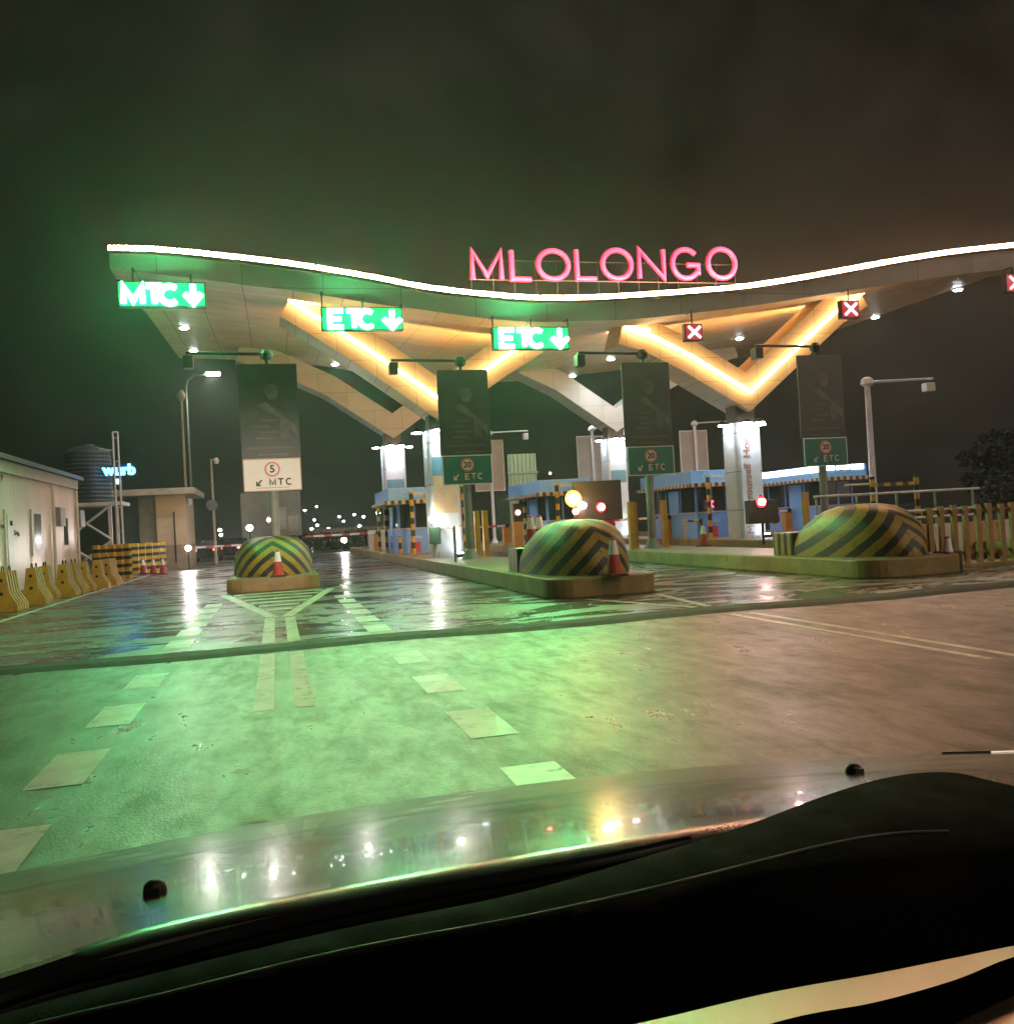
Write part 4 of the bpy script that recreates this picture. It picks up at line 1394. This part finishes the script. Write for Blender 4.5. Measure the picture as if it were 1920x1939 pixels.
# blue glowing sign
c = P(225, 887, 42.4)
t = thing('blue_shop_sign', 'small glowing blue sign far behind the twin white mast', 'sign', (c.x, 42.4, 0))
tx = text_obj('wurb', .62, E_bluesign, 'lettering', t, (0, 0, c.z), extrude=.03, offset=.03)
MB().box(c.x - .62, c.x + .62, 42.46, 42.5, c.z - .2, c.z + .25).build('back_plate', M_dark, t)
MB().lathe([(.05, 0), (.05, c.z)], (c.x, 42.56, 0), 8).build('post', M_pole, t)
cc = P(222, 909, 42.3)
MB().disc((cc.x, 42.3, cc.z), .14, 'Y', 16, .05).build('round_light', emat('pale_blue_light', (.35, .7, .8), 1.2), t)
MB().tube([(cc.x, 42.35, cc.z), (c.x, 42.5, cc.z)], .03, 6).build('light_arm', M_dark, t)

# kiosk
ks = thing('guard_kiosk', 'cream guard kiosk with a thick flat roof slab and a grey side door', 'kiosk', (-6.5, 52.5, 0))
kf = 50.0
a, b_ = P(296, 1000, kf), P(352, 1000, kf)
zr = P(325, 934, kf).z
zr2 = P(325, 922, kf).z
ac = P(228, 1000, kf)
MB().box(a.x, b_.x, kf, kf + 5, 0, zr).build('wall', pmat('kiosk_cream', (.62, .46, .28), .6, 0, .15, 1.2, grime=.2), ks)
MB().box(a.x - .01, b_.x + .012, kf - .012, kf + 5.01, 0, 1.25).build('skirting', pmat('kiosk_skirt', (.34, .24, .15), .6), ks)
MB().box(a.x - 3.3, b_.x + .55, kf - .8, kf + 6, zr + .002, zr2).build('roof', pmat('kiosk_slab', (.45, .38, .27), .6, 0, .2, 2, grime=.3), ks, bevel=.03)
MB().box(ac.x, a.x - .9, kf + .6, kf + 5, 0, zr).build('door', pmat('kiosk_door_grey', (.10, .125, .14), .5, .3, .15, 1), ks)
MB().box(a.x - .89, a.x - .003, kf + .3, kf + 5, 0, zr).build('side_wall', pmat('kiosk_grey', (.27, .25, .2), .6), ks)
MB().tube([(P(330, 1000, kf).x, kf - .05, .3), (P(330, 1000, kf).x, kf - .05, 3.0)], .04, 6).build('conduit', M_dark, ks)
p = P(354, 945, kf)
MB().lathe([(.0, -.22), (.1, -.2), (.15, -.08), (.15, .1), (.1, .15)], (b_.x + .18, kf + .3, p.z), 12).build('dome_camera', M_palepole, ks)

# poles on the left
def pole(px, ptop, Y, label, name='camera_pole', r=.09, top=None):
    c = P(px, ptop, Y)
    t = thing(name, label, 'pole', (c.x, Y, 0))
    MB().lathe([(r * 1.6, 0), (r, .5), (r * .75, c.z)], (c.x, Y, 0), 10).build('shaft', pmat('tan_pole', (.42, .35, .25), .5), t)
    return t, c


t, c = pole(342, 752, 57, 'tall tan pole with a round head rising behind the kiosk')
MB().lathe([(.0, -.25), (.16, -.2), (.26, 0), (.22, .22), (.06, .42), (0, .45)], (c.x, 57, c.z + .1), 14).build('round_head', pmat('tan_pole', (.42, .35, .25), .5), t)
t, c = pole(398, 866, 56, 'tan camera pole with a round sign right of the kiosk')
MB().lathe([(.0, -.2), (.12, -.18), (.17, 0), (.1, .15), (0, .18)], (c.x + .3, 56, c.z - .1), 12).build('dome_camera', M_palepole, t)
MB().tube([(c.x, 56, c.z - .05), (c.x + .3, 56, c.z + .02)], .03, 6).build('bracket', M_palepole, t)
p = P(400, 953, 55.9)
MB().disc((p.x, 55.8, p.z), .33, 'Y', 20, .03).build('round_sign', pmat('dim_sign_back', (.13, .14, .13), .5), t)
# street lamp at the left
c = P(402, 705, 62)
t = thing('street_lamp', 'lit street lamp with a curved arm above the tan poles', 'street lamp', (P(364, 1000, 62).x, 62, 0))
xb = P(364, 1000, 62).x
MB().tube([(xb, 62, 0), (xb, 62, c.z - .9), (xb + .1, 62, c.z - .45), (xb + .5, 62, c.z - .1), (c.x, 62, c.z)], [.12, .08, .07, .06, .05], 8).build('pole', pmat('lamp_pole_dark', (.10, .12, .10), .5), t)
MB().box(c.x - .5, c.x + .5, 61.8, 62.2, c.z + .02, c.z + .16).build('lamp_head', M_pole, t, bevel=.04)
MB().box(c.x - .42, c.x + .42, 61.75, 62.15, c.z - .1, c.z + .018).build('lamp_glass', emat('street_lamp_glass', (1, .97, .85), 60), t)
lamp('SPOT', 'street_light', (c.x, 61.7, c.z - .2), 900, (1, .93, .8), t, (c.x, 58, 0), spot_size=2.4, spot_blend=.6)

# right camera pole
c = P(1633, 715, 31)
t = thing('camera_mast', 'tall pale mast with a long arm and a camera at the right', 'camera pole', (23.3, 31, K))
MB().lathe([(.22, 0), (.16, .3), (.14, 1.0), (.11, c.z - K)], (P(1650, 960, 31).x - .0, 31, K), 14).build('pole', pmat('lilac_white_paint', (.6, .58, .66), .4), t)
xb = P(1650, 960, 31).x
a = MB()
a.tube([(xb, 31, c.z - .12), (xb + 3.1, 31, c.z - .02)], [.06, .045], 8)
a.lathe([(.12, -.1), (.26, 0), (.22, .2), (.1, .28)], (xb, 31, c.z - .2), 14)
a.build('arm', pmat('lilac_white_paint', (.6, .58, .66), .4), t)
MB().box(xb + 2.65, xb + 3.05, 30.8, 31.15, c.z - .55, c.z - .2).build('camera', M_palepole, t, bevel=.04)

# ------------------------------------------------------------------ right fence
fn = thing('plank_fence', 'orange fence of upright posts closing the right lane', 'fence', (13.2, 15.9, 0))
M_or = pmat('orange_fence_paint', (.34, .19, .06), .5, 0, .3, 3, grime=.35)
for i in range(12):
    x = 13.15 + i * .30
    MB().box(x, x + .11, 15.9 + .02 * (i % 2), 15.98 + .02 * (i % 2), .03, 1.28 + .015 * (i % 3)).build('upright', M_or, fn)
for z in (.25, 1.14):
    MB().box(13.1, 16.9, 16.001, 16.05, z, z + .07).build('rail', M_or, fn)
MB().box(13.0, 17.0, 15.75, 16.2, 0, .06).build('footing', M_conc, fn)
wb = thing('water_barrier', 'red and white plastic barrier seen through the orange fence', 'barrier', (14.5, 18.5, 0))
for i in range(5):
    x = 13.4 + i * .95
    b = MB()
    b.mi = i % 2
    b.prism([(-.25 + 18.5, 0), (18.75, 0), (18.7, .3), (18.6, .85), (18.4, .85), (18.3, .3)], 'X', x, x + .9)
    b.build('block', [pmat('barrier_white', (.6, .5, .44), .5), pmat('barrier_orange', (.5, .2, .08), .5)], wb)
rl = thing('pipe_railing', 'pale double pipe railing behind the orange fence', 'railing', (15, 21, 0))
for z in (.95, 1.15, 1.7):
    MB().tube([(14.5, 22, z), (20, 22, z)], .035, 8).build('rail', pmat('lilac_white_paint', (.6, .58, .66), .4), rl)
for i in range(5):
    MB().tube([(14.6 + i * 1.3, 22.05, 0), (14.6 + i * 1.3, 22.05, 1.72)], .035, 8).build('post', M_pole, rl)
cbx = MB().box(-.18, .18, -.2, .2, 0, .4).build('junction_box', M_black, bevel=.02)
cbx.location = (13.05, 15.3, .0)
tag(cbx, 'low black box on the ground at the left end of the orange fence', 'box')

# ------------------------------------------------------------------ distance
ct = thing('container_shed', 'pale ribbed shed far behind between the left billboard and the booth', 'shed', tuple(P(985, 1000, 75)[:2]) + (0,))
a, b_ = P(958, 880, 75), P(1012, 880, 75)
m = MB()
for i in range(14):
    x = a.x + (b_.x - a.x) * i / 14
    m.box(x, x + (b_.x - a.x) / 14 * .8, 75 - .05 * (i % 2), 80, 0, P(985, 856, 75).z)
m.build('wall', pmat('shed_sheet', (.42, .5, .34), .5, .1, .2, 1), ct)
for z in (3.5, 5.6):
    MB().box(a.x - .1, b_.x + .1, 74.85, 74.94, z, z + .2).build('girt', M_pole, ct)
lamp('SPOT', 'shed_flood', (a.x + 3, 66, 8), 500, (.9, 1, .75), ct, (a.x + 2, 75, 5), spot_size=1.4, spot_blend=.6)

hg = thing('dark_hedge', 'low dark hedge across the end of the open lane left of the narrow booth', 'hedge', (2.5, 74, 0))
leafm = pmat('hedge_leaf', (.03, .06, .025), .6, 0, .4, 2)


def leaves(mb, c, rad, n, s):
    for i in range(n):
        while True:
            v = Vector((random.uniform(-1, 1), random.uniform(-1, 1), random.uniform(-1, 1)))
            if .35 < v.length < 1:
                break
        p = Vector(c) + Vector((v.x * rad[0], v.y * rad[1], v.z * rad[2]))
        u = Vector((random.uniform(-1, 1), random.uniform(-1, 1), random.uniform(-1, 1))).normalized() * s
        w_ = u.cross(Vector((random.uniform(-1, 1), random.uniform(-1, 1), random.uniform(-1, 1)))).normalized() * s * .5
        mb.face([p - u, p + w_, p + u, p - w_])


m = MB()
for i in range(12):
    leaves(m, (-2.2 + i * 1.0, 74 + random.uniform(-.4, .4), .75), (.9, .8, .85 + random.uniform(-.1, .1)), 260, .16)
m.build('foliage', leafm, hg)
for i in range(10):
    MB().tube([(-2.0 + i * 1.15, 74, 0), (-2.0 + i * 1.15 + random.uniform(-.1, .1), 74, .7)], .03, 5).build('stem', pmat('twig', (.05, .04, .03), .8), hg)


def tree(x, y, h, label, lf):
    t = thing('tree', label, 'tree', (x, y, 0), 'dark trees beyond the right end of the canopy')
    tk = MB()
    tk.tube([(x, y, 0), (x + .1, y, h * .3), (x - .1, y, h * .55), (x, y, h * .8)], [.22, .17, .12, .05], 8)
    cr = MB()
    for k in range(15):
        a = random.uniform(0, 2 * PI)
        rr = random.uniform(.3, h * .26)
        c_ = Vector((x + rr * math.cos(a), y + rr * math.sin(a), h * random.uniform(.45, .95)))
        tk.tube([(x, y, h * .4 + .1 * k / 3), tuple(c_)], [.07, .02], 5)
        leaves(cr, c_, (h * .20, h * .20, h * .11), 170, .15)
    tk.build('trunk', pmat('bark', (.06, .045, .035), .9), t)
    cr.build('crown', lf, t)


lfm = pmat('tree_leaf', (.007, .010, .005), .6, 0, .4, 1)
tree(35.5, 38, 4.3, 'dark leafy tree right of the tall pale mast', lfm)
tree(39.5, 41, 5.2, 'dark leafy tree at the right picture edge, the taller of the two', lfm)
sh = thing('shrub', 'straggly shrub leaning over the orange fence at the right', 'shrub', (25, 27, 0))
m = MB()
for i in range(16):
    x0 = 23.5 + random.uniform(0, 6)
    a = random.uniform(-.9, .9)
    h = random.uniform(1.2, 2.4)
    m.tube([(x0, 27, 0), (x0 + a * .5, 27.2, h * .6), (x0 + a * 1.4, 27.1, h)], [.03, .02, .008], 5)
    leaves(m, (x0 + a, 27.1, h * .8), (.6, .4, .35), 60, .09)
m.build('foliage', lfm, sh)

# far street lamps & lit windows: each a pole with a lamp
far_pts = [(575, 963, 150), (597, 956, 160), (593, 981, 170), (598, 991, 150), (588, 998, 140), (620, 997, 190), (668, 971, 160), (686, 975, 150), (682, 996, 180), (713, 968, 130), (1037, 893, 120), (648, 983, 210), (678, 993, 200), (417, 1009, 150), (415, 1000, 220), (640, 975, 230), (1168, 925, 180), (560, 990, 190)]
desc = ['upper left', 'top', 'faint centre', 'lower centre', 'lowest bright', 'bluish low', 'mid right', 'bright right', 'low right', 'rightmost by the striped posts', 'lone bright, above the blue booth', 'faint middle', 'faint low right', 'lone white, right of the kiosk', 'faint, right of the kiosk', 'faint upper middle', 'lone faint, behind the dim ETC post', 'faint left, beside the MTC post']
flg = None
for (px, py, Y), d in zip(far_pts, desc):
    c = P(px, py, Y)
    t = thing('distant_lamp', 'distant street lamp: ' + d + ' in the cluster beyond the open lane' if 'lone' not in d and 'kiosk' not in d and 'MTC' not in d else 'distant street lamp: ' + d, 'street lamp', (c.x, Y, 0), 'distant street lamps on the horizon')
    s = Y / 150
    r = .26 * s * random.uniform(.6, 1.15)
    MB().tube([(c.x, Y, 0), (c.x, Y, max(.3, c.z))], .09, 5).build('pole', M_dark, t)
    MB().lathe([(0, -r * .8), (r, -r * .3), (r, r * .3), (0, r * .8)], (c.x, Y - .2, c.z), 8).build('lamp_glass', E_far, t)
# strong white floodlights low on the road beyond
for (px, py, Y, r), lb in (((471, 996, 52, .17), 'bright white floodlight left of the MTC crash barrier'), ((649, 1019, 66, .19), 'bright white floodlight low at the end of the open lane'), ((355, 1034, 47, .13), 'bright white floodlight low beside the kiosk')):
    c = P(px, py, Y)
    t = thing('floodlight', lb, 'floodlight', (c.x, Y, 0), 'white floodlights near the ground')
    MB().tube([(c.x, Y + .1, 0), (c.x, Y + .1, c.z)], .04, 6).build('post', M_dark, t)
    MB().box(c.x - r * 1.2, c.x + r * 1.2, Y + .01, Y + .16, c.z - r, c.z + r).build('housing', M_dark, t, bevel=.02)
    MB().disc((c.x, Y - .02, c.z), r, 'Y', 16, .05).build('lamp_glass', E_white, t)
    lamp('SPOT', 'flood_beam', (c.x, Y - .15, c.z), 160, (1, .92, .85), t, (c.x, Y - 12, 0), spot_size=1.9, spot_blend=.8, shadow_soft_size=.1)
# a far wall & parked cars at the left
fw = MB().box(P(590, 1030, 95).x, P(735, 1030, 95).x, 95, 95.3, 0, 1.9).build('boundary_wall', pmat('far_wall', (.32, .26, .26), .7))
tag(fw, 'low pale boundary wall far beyond the open lane', 'wall')
ie = MB().box(4.9, 6.6, 49.2, 49.9, K, 1.45).build('concrete_block', pmat('end_block', (.45, .36, .27), .6), bevel=.03)
tag(ie, 'tan concrete block at the far end of the boom arm, left of the striped posts', 'block')


def far_car(px, py, Y, label):
    c = P(px, py, Y)
    t = thing('parked_car', label, 'car', (c.x, Y, 0), 'dark cars waiting beyond the left boom')
    b = MB()
    b.prism([(-2.1, .3), (2.1, .3), (2.15, .75), (1.4, .9), (.8, 1.4), (-1.2, 1.42), (-1.9, .95), (-2.15, .85)], 'X', c.x - .8, c.x + .8)
    o = MB()
    o.v = [Vector((v.x, v.y + Y, v.z)) for v in b.v]
    o.f, o.m = b.f, b.m
    o.build('body', pmat('dark_car_paint', (.02, .02, .025), .25, .3), t, bevel=.08)
    for sx in (-.62, .62):
        MB().box(c.x + sx - .12, c.x + sx + .12, Y - 2.2, Y - 2.14, .72, .84).build('tail_light', emat('tail_light', (1, .12, .08), 5), t)
        for sy in (-1.35, 1.35):
            MB().disc((c.x + sx * 1.2, Y + sy, .32), .32, 'X', 16, .2).build('wheel', M_black, t)
far_car(391, 1030, 62, 'dark car with red tail lights behind the left boom arm, nearer the kiosk')
far_car(436, 1030, 66, 'dark car with red tail lights behind the left boom arm, beside the MTC barrier')

# faint hoarding behind the MTC post
c = P(512, 968, 58)
t = thing('hoarding', 'pale hoarding behind the MTC crash barrier', 'billboard', (c.x, 58, 0))
a, b_ = P(455, 968, 58), P(568, 968, 58)
MB().box(a.x, b_.x, 58, 58.15, P(512, 1012, 58).z, P(512, 928, 58).z).build('print', pmat('hoarding_print', (.20, .20, .17), .5, 0, .4, .5), t)
m = MB()
m.box(P(520, 968, 58).x, P(540, 968, 58).x, 57.95, 57.99, P(512, 1000, 58).z, P(512, 958, 58).z)
m.box(P(543, 968, 58).x, P(562, 968, 58).x, 57.95, 57.99, P(512, 1004, 58).z, P(512, 975, 58).z)
m.build('printed_picture', pmat('hoarding_pale', (.33, .30, .25), .5, 0, .4, 1), t)
for px in (465, 558):
    MB().tube([(P(px, 968, 58).x, 58.3, 0), (P(px, 968, 58).x, 58.3, P(512, 928, 58).z)], .08, 6).build('post', M_pole, t)

# ------------------------------------------------------------------ own car in the foreground
car = thing('car', 'bonnet and dark dashboard of the car the picture is taken from', 'car', (0, 0.4, 0))
# bonnet seen from the seat: front edge and rear edge
fe = [(-420, 1715), (-200, 1690), (0, 1650), (300, 1590), (600, 1535), (960, 1484), (1300, 1449), (1630, 1428), (1913, 1419), (2150, 1416), (2350, 1420)]
re = [(-600, 2010), (-300, 1925), (0, 1845), (290, 1752), (700, 1667), (1100, 1598), (1400, 1553), (1700, 1520), (1913, 1500), (2200, 1490), (2500, 1490)]
rows = []
nc = 60
ZFE, ZRE = 1.045, 1.165
def at_t(pl, t):
    n = len(pl) - 1
    f = t * n
    i = min(n - 1, int(f))
    xs_ = [(k, p[0]) for k, p in enumerate(pl)]
    ys_ = [(k, p[1]) for k, p in enumerate(pl)]
    return smooth_poly(xs_, f), smooth_poly(ys_, f)
cols = []
for k in range(nc + 1):
    t_ = k / nc
    camber = -0.018 * (2 * t_ - 1) ** 4
    f = G(*at_t(fe, t_), ZFE + camber)
    r_ = G(*at_t(re, t_), ZRE + camber)
    col = []
    # rear lip hidden below the cowl
    back = (r_ - f)
    col.append(r_ + back.normalized() * .10 + Vector((0, 0, -.004)))
    for j in range(0, 15):
        s = j / 14
        p = r_.lerp(f, s)
        p.z = (ZRE + camber) - (ZRE - ZFE) * (0.72 * s + 0.28 * s * s)
        col.append(p)
    fwd = (f - r_)
    fwd.z = 0
    fwd.normalize()
    for dy, dz in ((.02, -.006), (.045, -.02), (.06, -.05), (.065, -.10), (.06, -.22)):
        col.append(f + fwd * dy + Vector((0, 0, dz)))
    cols.append(col)
M_hood, ntH, bH = new_mat('bonnet_paint')
fl = noise(ntH, 900, 2, .5)
ntH.links.new(mix_rgb(ntH, ramp(ntH, fl, .4, .7), (.05, .047, .038), (.09, .085, .07)), bH.inputs['Base Color'])
bH.inputs['Metallic'].default_value = .1
sm_ = noise(ntH, 7, 6, .65)
ntH.links.new(ramp(ntH, sm_, .3, .75, .16, .30), bH.inputs['Roughness'])
bH.inputs['Coat Weight'].default_value = .32
ntH.links.new(ramp(ntH, sm_, .3, .8, .02, .07), bH.inputs['Coat Roughness'])
bH.inputs['Coat IOR'].default_value = 1.5
hd = MB().grid(cols).build('bonnet', M_hood, car, smooth=True)
hd.modifiers.new('thickness', 'SOLIDIFY').thickness = .004
# chrome trim along the leading edge at the right
M_chrome = pmat('chrome', (.85, .84, .82), .07, 1.0, .1, 20)
tra, trb, trc = [], [], []
for k in range(45, nc + 1):
    a_, b_ = cols[k][14], cols[k][15]
    up = Vector((0, 0, .003))
    w_ = min(1, (k - 44) / 3)
    tra.append(b_.lerp(a_, .95 * w_) + up)
    trb.append(b_ + up)
    trc.append(b_ + Vector((0, .012, -.012)))
MB().grid([[p - Vector((0, .001, .0025)) for p in tra], tra, trb, trc]).build('chrome_trim', M_chrome, hd)
# washer nozzles
for px, py in ((315, 1684), (1606, 1468)):
    lo_ = None
    # find the bonnet point on this ray
    d = ray(px, py)
    best = min((p for c_ in cols for p in c_[1:15]), key=lambda p: ((p - EYE).normalized() - d.normalized()).length)
    n = MB()
    n.lathe([(.013, -.004), (.013, .004), (.011, .011), (.005, .015)], (0, 0, 0), 14)
    n.box(-.007, .007, -.016, -.008, .002, .010)
    o = MB()
    o.v = [v * .78 + best for v in n.v]
    o.f, o.m = n.f, n.m
    o.build('washer_nozzle', M_black, hd, smooth=True)
# black plastic cowl between bonnet and windscreen
M_cowl = pmat('cowl_plastic', (.012, .012, .012), .22, 0, .3, 14)
M_dash = pmat('dashboard_skin', (.0035, .0035, .0035), .8, 0, .3, 30, .25, 700, spec=.035)
def strip(pxs, zs, mat, name, par, smooth=True, closed=False):
    rows_ = []
    for pl, z in zip(pxs, zs):
        rows_.append([tuple(G(*at_t(pl, k / 50), z)) for k in range(51)])
    return MB().grid(rows_).build(name, mat, par, smooth=smooth)
def shift(pl, dy):
    return [(x, y + dy) for x, y in pl]
strip([shift(re, -14), shift(re, 2), shift(re, 26), shift(re, 60), shift(re, 110)], [1.150, 1.176, 1.172, 1.150, 1.140], M_cowl, 'cowl', car)
# wiper arm lying on the cowl
pl = [(-200, 1985), (60, 1890), (290, 1830), (520, 1770), (800, 1712), (1100, 1658), (1300, 1615)]
pl = shift(pl, -24)
pts = [tuple(G(*at_t(pl, k / 40), 1.19)) for k in range(41)]
wp = MB().tube(pts, .006, 8).build('wiper', M_cowl, car, smooth=True)
# dashboard with instrument hood
top_edge = [(-500, 2075), (-250, 2000), (0, 1915), (300, 1835), (650, 1752), (960, 1690), (1200, 1622), (1400, 1560), (1560, 1500), (1680, 1466), (1790, 1457), (1890, 1478), (2050, 1510), (2300, 1540)]
mid1 = [(-500, 2150), (-250, 2080), (0, 1960), (300, 1885), (650, 1800), (960, 1742), (1200, 1690), (1400, 1640), (1560, 1590), (1680, 1560), (1790, 1550), (1890, 1560), (2050, 1580), (2300, 1600)]
low1 = [(-500, 2350), (-250, 2280), (0, 2100), (300, 2020), (650, 1930), (960, 1870), (1200, 1815), (1400, 1770), (1560, 1735), (1680, 1710), (1790, 1690), (1890, 1680), (2050, 1690), (2300, 1700)]
low2 = [(-500, 2500), (-250, 2420), (0, 2300), (300, 2220), (650, 2130), (960, 2040), (1200, 1950), (1400, 1890), (1560, 1845), (1680, 1815), (1790, 1790), (1890, 1775), (2050, 1760), (2300, 1760)]
low3 = shift(low2, 320)
strip([shift(top_edge, 4), top_edge, mid1, low1, low2, low3], [1.10, 1.205, 1.205, 1.185, 1.165, 1.06], M_dash, 'dashboard', car)
crease_px = [(x, y - 6) for x, y in [(-500, 2150), (-250, 2080), (0, 1960), (300, 1885), (650, 1800), (960, 1742), (1200, 1690), (1400, 1640), (1560, 1600), (1680, 1580), (1790, 1575)]]
MB().tube([tuple(G(*at_t(crease_px, k / 40), 1.207)) for k in range(41)], .0012, 6).build('crease_highlight', pmat('crease_highlight_gloss', (.02, .02, .02), .6, 0, .3, 40), car, smooth=True)  # thin tube added as the highlight along the dashboard crease
# pale trim strip and dark lower panel at the lower right
ts0 = [(900, 1985), (1200, 1932), (1450, 1874), (1650, 1838), (1800, 1808), (1913, 1785), (2100, 1752)]
ts1 = [(900, 2080), (1200, 2012), (1480, 1925), (1650, 1892), (1800, 1850), (1913, 1806), (2100, 1760)]
strip([ts0, ts1], [1.190, 1.199], pmat('satin_trim', (.52, .40, .37), .5, 1.0, .1, 20), 'dash_trim', car)
ts2 = [(1500, 2080), (1650, 2020), (1800, 1935), (1860, 1905), (1913, 1880), (2000, 1850), (2100, 1820)]
strip([ts2, shift(ts2, 120)], [1.186, 1.20], pmat('satin_trim', (.52, .40, .37), .5, 1.0, .1, 20), 'dash_trim', car)
# roof skin, door posts and rear wall of the cabin round the seat
MB().box(-1.0, 1.0, -2.6, .30, 1.74, 1.79).build('roof', M_black, car, bevel=.02)
MB().box(-1.0, 1.0, -2.65, -2.6, .5, 1.739).build('rear_wall', M_black, car)
for sx in (-1, 1):
    MB().box(sx * 1.0 - .03, sx * 1.0 + .03, -2.6, .9, .4, 1.08).build('door', M_black, car)
    MB().box(sx * 1.0 - .03, sx * 1.0 + .03, -.5, -.38, 1.081, 1.739).build('door_post', M_black, car)
# head lamps of the car
for sx in (-.75, .75):
    lamp('SPOT', 'headlight_beam', (sx, 1.75, .72), 2600, (1, .80, .64), car, (sx * .3 - .3, 26, 2.2), spot_size=.30, spot_blend=.9, shadow_soft_size=.08)

# ------------------------------------------------------------------ air, sky, light
hz = MB().box(-420, 420, -60, 420, -1.2, 26).build('haze', bpy.data.materials.new('wet_air'))
tag(hz, kind='stuff')
hm = hz.data.materials[0]
hm.use_nodes = True
nt = hm.node_tree
nt.nodes.clear()
out = N(nt, 'ShaderNodeOutputMaterial')
vol = N(nt, 'ShaderNodeVolumePrincipled')
vol.inputs['Color'].default_value = (.9, .92, .9, 1)
vol.inputs['Density'].default_value = 0.0008
vol.inputs['Anisotropy'].default_value = 0.75
nt.links.new(vol.outputs[0], out.inputs['Volume'])

w = bpy.data.worlds.new('World')
S.world = w
w.use_nodes = True
nt = w.node_tree
bg = nt.nodes['Background']
tc = N(nt, 'ShaderNodeTexCoord')
cl = noise(nt, 4.5, 8, .62, tc.outputs['Generated'], .4)
c = mix_rgb(nt, ramp(nt, cl, .35, .75), (.0012, .0013, .0010), (.0105, .0088, .0066))
nt.links.new(c, bg.inputs['Color'])
bg.inputs['Strength'].default_value = 1.0

sun = lamp('SUN', 'warm_fill_sun', (0, -10, 30), 0.42, (1, .80, .58), None, (-18, 10, 12))  # added warm fill from behind right, brightens the left building
sun.data.angle = 1.2

S.render.engine = 'CYCLES'
S.cycles.use_denoising = True
S.cycles.max_bounces = 5
S.cycles.diffuse_bounces = 3
S.cycles.glossy_bounces = 3
S.cycles.volume_bounces = 0
S.cycles.transparent_max_bounces = 4
S.cycles.sample_clamp_indirect = 4
S.cycles.caustics_reflective = False
S.cycles.caustics_refractive = False
S.view_settings.view_transform = 'Standard'
S.view_settings.look = 'None'
S.view_settings.exposure = 1.3
S.view_settings.gamma = 1
